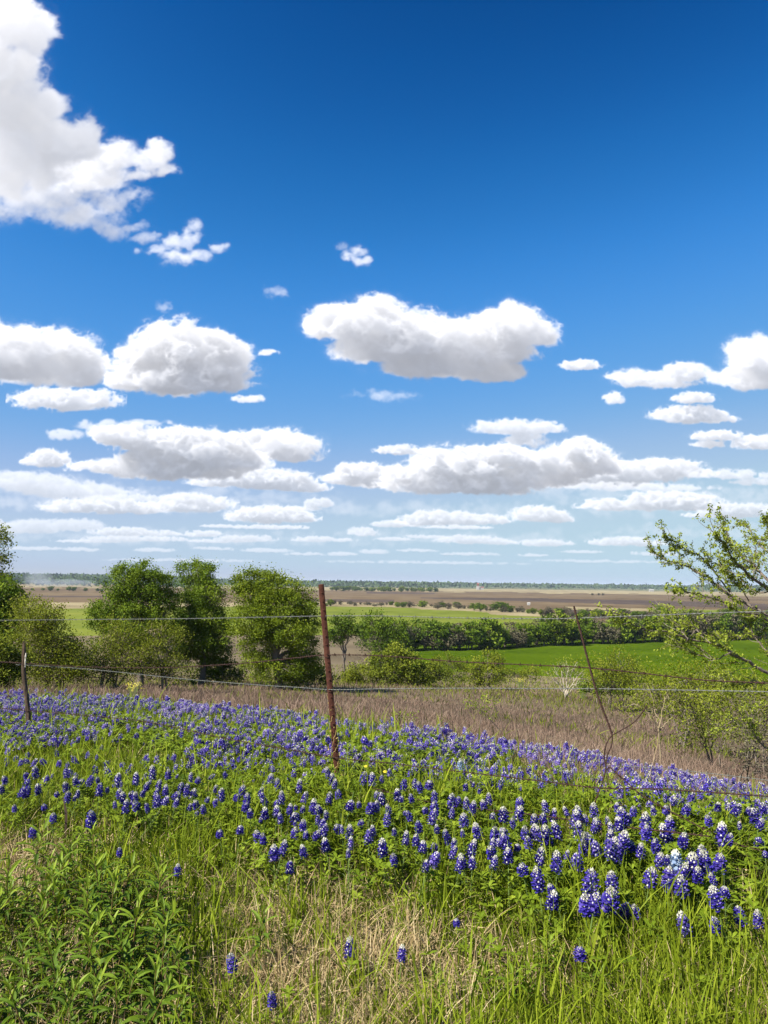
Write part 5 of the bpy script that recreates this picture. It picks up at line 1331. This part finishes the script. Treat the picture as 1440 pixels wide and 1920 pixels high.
    c = MB(); t = np.linspace(0, 2 * np.pi, 16); P = np.stack([np.cos(t) * .031, np.sin(t) * .031, .004 * np.sin(2 * t)], -1)
    tubes(c, P[None], np.full((1, 16), .0024), 4, .5)
    me = c.mesh('wire_tie', M['dark_rust'])
    for py in (1246, 1333): link('wire_tie', me, root, tuple(ax * ((1356 - py) / 149 * .87 + .13)))
    # pale chunk leaning beside it
    p = at_depth(66, 1352, yb - .05); p[2] = min(p[2], height(p[0], p[1]) + .02)
    mb = MB(); V = []
    for i in range(6):
        t = i / 5; r = .03 * math.sin(.5 + 2.3 * t); c = arr([.05 * t, 0, .15 * t])
        V.append(np.stack([c[0] + np.cos(a) * r * 1.0, c[1] + np.sin(a) * r * .6, c[2] + rng.normal(0, .006, k)], -1))
    V = np.array(V).reshape(-1, 3); i = np.arange(5)[:, None]
    mb.add(V, np.stack([i * k + j, i * k + (j + 1) % k, (i + 1) * k + (j + 1) % k, (i + 1) * k + j], -1).reshape(-1, 4), .7); mb.add(V[-k:], np.arange(k)[None], .8)
    o = mb.build('wood_chunk', M['pale_wood']); o.location = p; tag(o, 'pale chunk of split wood leaning at the foot of the wooden post', 'wood chunk')
    # --- wires
    wire('barbed_wire', 'topmost barbed wire of the fence, silvery grey and taut', [(-120,1164),(0,1163),(180,1161.5),(345,1160),(480,1157.5),(610,1155),(720,1155),(860,1158.5),(1000,1160),(1070,1159.5),(1200,1154.5),(1320,1150),(1440,1146),(1560,1142)], 'zinc')
    wire('barbed_wire', 'rust-brown second barbed wire sagging below the topmost one', [(-100,1236),(0,1241),(50,1244),(150,1250),(300,1252),(450,1244),(560,1233),(616,1228),(720,1230),(850,1240),(1000,1247),(1100,1252),(1200,1262),(1320,1275),(1440,1281),(1560,1290)], 'dark_rust')
    wire('barbed_wire', 'pale grey barbed wire tied third from the top on the iron post', [(30,1246),(100,1250),(180,1256),(345,1273),(480,1284),(560,1289),(622,1293),(720,1291.5),(860,1290.5),(1000,1291),(1130,1291.5),(1280,1294),(1440,1297),(1560,1300)], 'zinc')
    wire('barbed_wire', 'dark lowest barbed wire running through the flowers past both posts', [(-90,1322),(0,1328),(60,1333),(200,1345),(290,1356),(425,1385),(540,1405),(632,1421),(720,1430),(830,1443),(995,1462),(1120,1477),(1240,1480),(1440,1493),(1560,1503)], 'dark_rust')
    wire('barbed_wire', 'loose rusty wire lying low in the flowers right of the iron post', [(700,1478),(800,1503),(920,1519),(1020,1530),(1120,1545),(1240,1558),(1330,1568)], 'dark_rust', off=-.45)
    wire('barbed_wire', 'broken rusty wire slanting down from the wire stay to the right edge', [(1143,1438),(1170,1462),(1205,1492),(1270,1528),(1370,1578),(1440,1598),(1540,1625)], 'dark_rust', off=-.12)
    wire('barbed_wire', 'thin grey wire behind the flower ridge at the far right', [(1165,1436),(1240,1441),(1330,1450),(1440,1463),(1560,1478)], 'zinc', off=1.0, r=.0016)
    # --- twisted stay
    S = [(1076,1137),(1082,1160),(1090,1190),(1099,1225),(1106,1252),(1117,1292),(1128,1325),(1138,1350),(1148,1378)]
    P = fence_points(S, -.03)
    o = wire('wire_stay', 'rusty twisted wire stay hanging bent across the fence wires at the right', None, 'dark_rust', r=.0044, barb=0, group=None, twist=.035, P=P, cat='wire stay')
    def tail(pts, r, nm):
        Q = resample(fence_points(pts, -.03), .02); mb = MB(); tubes(mb, (Q - P[0])[None], np.full((1, len(Q)), r), 5, .5); mb.build(nm, M['dark_rust'], o)
    # resample starts at the stay's first point, which is the object's origin
    tail([(1148,1378),(1138,1392),(1133,1410),(1134,1428),(1136,1442),(1128,1470),(1114,1508),(1108,1530)], .0042, 'loose_strand')
    tail([(1148,1378),(1147,1396),(1139,1416),(1136,1442),(1142,1438)], .0040, 'loose_strand')
    tail([(1150,1377),(1170,1366),(1190,1353),(1205,1335),(1213,1322)], .0034, 'loose_end')
    # --- tall dry stalks and a brown curled blade among the flowers
    def stalk(px, py0, py1, lean, label, r, mat, bits=0):
        p = hit(px, py0, 0); e = at_depth(px + lean, py1, p[1])
        n = 8; t = np.linspace(0, 1, n)[:, None]; Q = (e - p) * t + np.cumsum(rng.normal(0, .006, (n, 3)), 0)
        mb = MB(); tubes(mb, Q[None], np.linspace(r, r * .4, n)[None], 4, .7)
        if bits: leaf_quads(mb, Q[rng.integers(2, n, bits)] + rng.normal(0, .012, (bits, 3)), .03, rng, .7, .3)
        o = mb.build('dry_stalk', M[mat]); o.location = p; tag(o, label, 'dry stalk')
    stalk(1267, 1590, 1512, -4, 'thick pale dry stalk upright among the flowers at the right', .007, 'straw', 6)
    stalk(1215, 1500, 1385, 18, 'thin pale dry stalk leaning right at the edge of the flowers', .003, 'straw')
    stalk(1098, 1500, 1480, 6, 'short dry stem below the wire stay', .002, 'straw')
    stalk(822, 1400, 1338, 2, 'thin dry stem standing over the crest in the middle', .003, 'brown_stalk', 4)
    stalk(1000, 1395, 1352, 3, 'dark clump of dry stems at the crest left of the wire stay', .004, 'brown_stalk', 12)
    for (pts, lb) in (([(123,1556),(124,1530),(121,1508),(116,1492)], 'brown curled dead blade standing in the grass at left'), ([(82,1555),(86,1535),(94,1520),(104,1514)], 'shorter brown dead blade leaning beside the curled one')):
        p0 = hit(pts[0][0], 1580, 0); Q = np.array([p0] + [at_depth(a, b, p0[1]) for a, b in pts]) - p0
        mb = MB(); Q = resample(Q, .02); ribbons(mb, Q[None], np.interp(np.linspace(0, 1, len(Q)), [0, .6, 1], [.003, .008, .001])[None], arr([[1, .3, 0]]), .25)
        o = mb.build('dead_blade', M['brown_stalk']); o.location = p0; tag(o, lb, 'dead blade')
    # yellow flowers
    YF = [(686,1437,'yellow wildflower alone right of the foot of the iron post'), (722,1447,'smaller yellow wildflower to the right of the one by the iron post')]
    for (px, py, lb) in YF:
        p = hit(px, py, .2); mb = MB()
        for k in range(6):
            a = k * 1.047; d = arr([math.cos(a), math.sin(a) * .6, .5 * math.sin(a)]); s = arr([-math.sin(a), math.cos(a) * .6, .5 * math.cos(a)])
            mb.add([d * .002, d * .010 + s * .006, d * .016, d * .010 - s * .006], [(0, 1, 2, 3)], .5)
        r = thing('yellow_wildflower', lb, 'flower', tuple(p)); f = mb.build('petals', M['yellow_petal'], r); f.location = (0, 0, .2)
        s = MB(); tubes(s, [[(0, 0, 0), (.004, 0, .1), (0, 0, .2)]], [[.0012] * 3], 4, .5); s.build('stem', M['lupin_stem'], r)
    for (px, py, d, k, lb) in ((250,1290,16,1.0,'yellow-flowered mustard plant at the crest right of the wooden post'), (975,1283,70,2.6,'yellow flowering patch between the young olive tree and the white-stemmed bush'), (1095,1308,56,2.2,'yellow flowering plant right beside the white-stemmed bush')):
        x = pix_dir(px, py).x * d; g = height(x, d)
        top = at_depth(px, py - 8, d)[2] - g; top = max(top, .35 * k)
        mb = MB(); m = 40
        C = np.stack([rng.normal(0, .10 * k, m), rng.normal(0, .1 * k, m), top * rng.uniform(.7, 1.05, m)], -1)
        st = MB(); tubes(st, np.stack([C * arr([.2, .2, 0]), C * arr([.6, .6, .6]), C], 1), np.full((m, 3), .002 * k), 3, .5)
        leaf_quads(mb, np.repeat(C, 5, 0) + rng.normal(0, .018 * k, (m * 5, 3)), .022 * k, rng, rng.uniform(.3, 1, m * 5), .8)
        r = thing('mustard_plant', lb, 'plant', (x, d, g)); mb.build('petals', M['yellow_petal'], r); st.build('stem', M['lupin_stem'], r)
build_fence()

# ---------------------------------------------------------------- smoke of a distant field fire
def build_smoke():
    m = bpy.data.materials.new('smoke'); m.use_nodes = True; nt = m.node_tree; nt.nodes.clear()
    out = nt.nodes.new('ShaderNodeOutputMaterial'); v = nt.nodes.new('ShaderNodeVolumePrincipled')
    v.inputs['Color'].default_value = (.85, .89, .95, 1); v.inputs['Density'].default_value = .012; v.inputs['Anisotropy'].default_value = .2
    nt.links.new(v.outputs[0], out.inputs['Volume'])
    rng = np.random.default_rng(701)
    for (px, w, h, dd, lb) in ((120, 110, 9, 1270, 'low bank of pale smoke drifting over the far fields at the left'), (72, 42, 16, 1240, 'taller bluish puff of smoke at the left end of the low smoke bank')):
        x = pix_dir(px, 1098).x * dd; g = height(x, dd, False)
        a = np.linspace(0, 2 * np.pi, 33)[:-1]; t = np.linspace(0, np.pi, 13)
        A, T = np.meshgrid(a, t); b = 1 + .25 * np.sin(3 * A + 2) * np.sin(2 * T) + .12 * rng.normal(size=A.shape)
        b[0] = b[0].mean(); b[-1] = b[-1].mean(); 
        V = np.stack([np.sin(T) * np.cos(A) * b * w / 2, np.sin(T) * np.sin(A) * b * 22, -np.cos(T) * b * h * .7 + h * .72], -1).reshape(-1, 3)
        i = np.arange(12)[:, None]; j = np.arange(32)[None]
        mb = MB(); mb.add(V, np.stack([i * 32 + j, i * 32 + (j + 1) % 32, (i + 1) * 32 + (j + 1) % 32, (i + 1) * 32 + j], -1).reshape(-1, 4), .5)
        o = mb.build('smoke', m, None, True); o.location = (x, dd, g); tag(o, lb, kind='stuff')
build_smoke()

# ---------------------------------------------------------------- air between here and the horizon
def build_haze():
    m = bpy.data.materials.new('haze'); m.use_nodes = True; nt = m.node_tree; nt.nodes.clear()
    out = nt.nodes.new('ShaderNodeOutputMaterial'); v = nt.nodes.new('ShaderNodeVolumePrincipled')
    v.inputs['Color'].default_value = (.72, .84, 1.0, 1); v.inputs['Density'].default_value = HAZE_DENSITY; v.inputs['Anisotropy'].default_value = .0
    nt.links.new(v.outputs[0], out.inputs['Volume'])
    x0, x1, y0, y1, z0, z1 = -36000, 36000, -36000, 36000, EYE - 16.5, EYE + 30
    V = [(x0,y0,z0),(x1,y0,z0),(x1,y1,z0),(x0,y1,z0),(x0,y0,z1),(x1,y0,z1),(x1,y1,z1),(x0,y1,z1)]
    mb = MB(); mb.add(V, [(0,3,2,1),(4,5,6,7),(0,1,5,4),(1,2,6,5),(2,3,7,6),(3,0,4,7)], .5)
    tag(mb.build('haze', m), 'thin blue haze in the air over the valley', kind='stuff')
HAZE_DENSITY = 0.00008
build_haze()
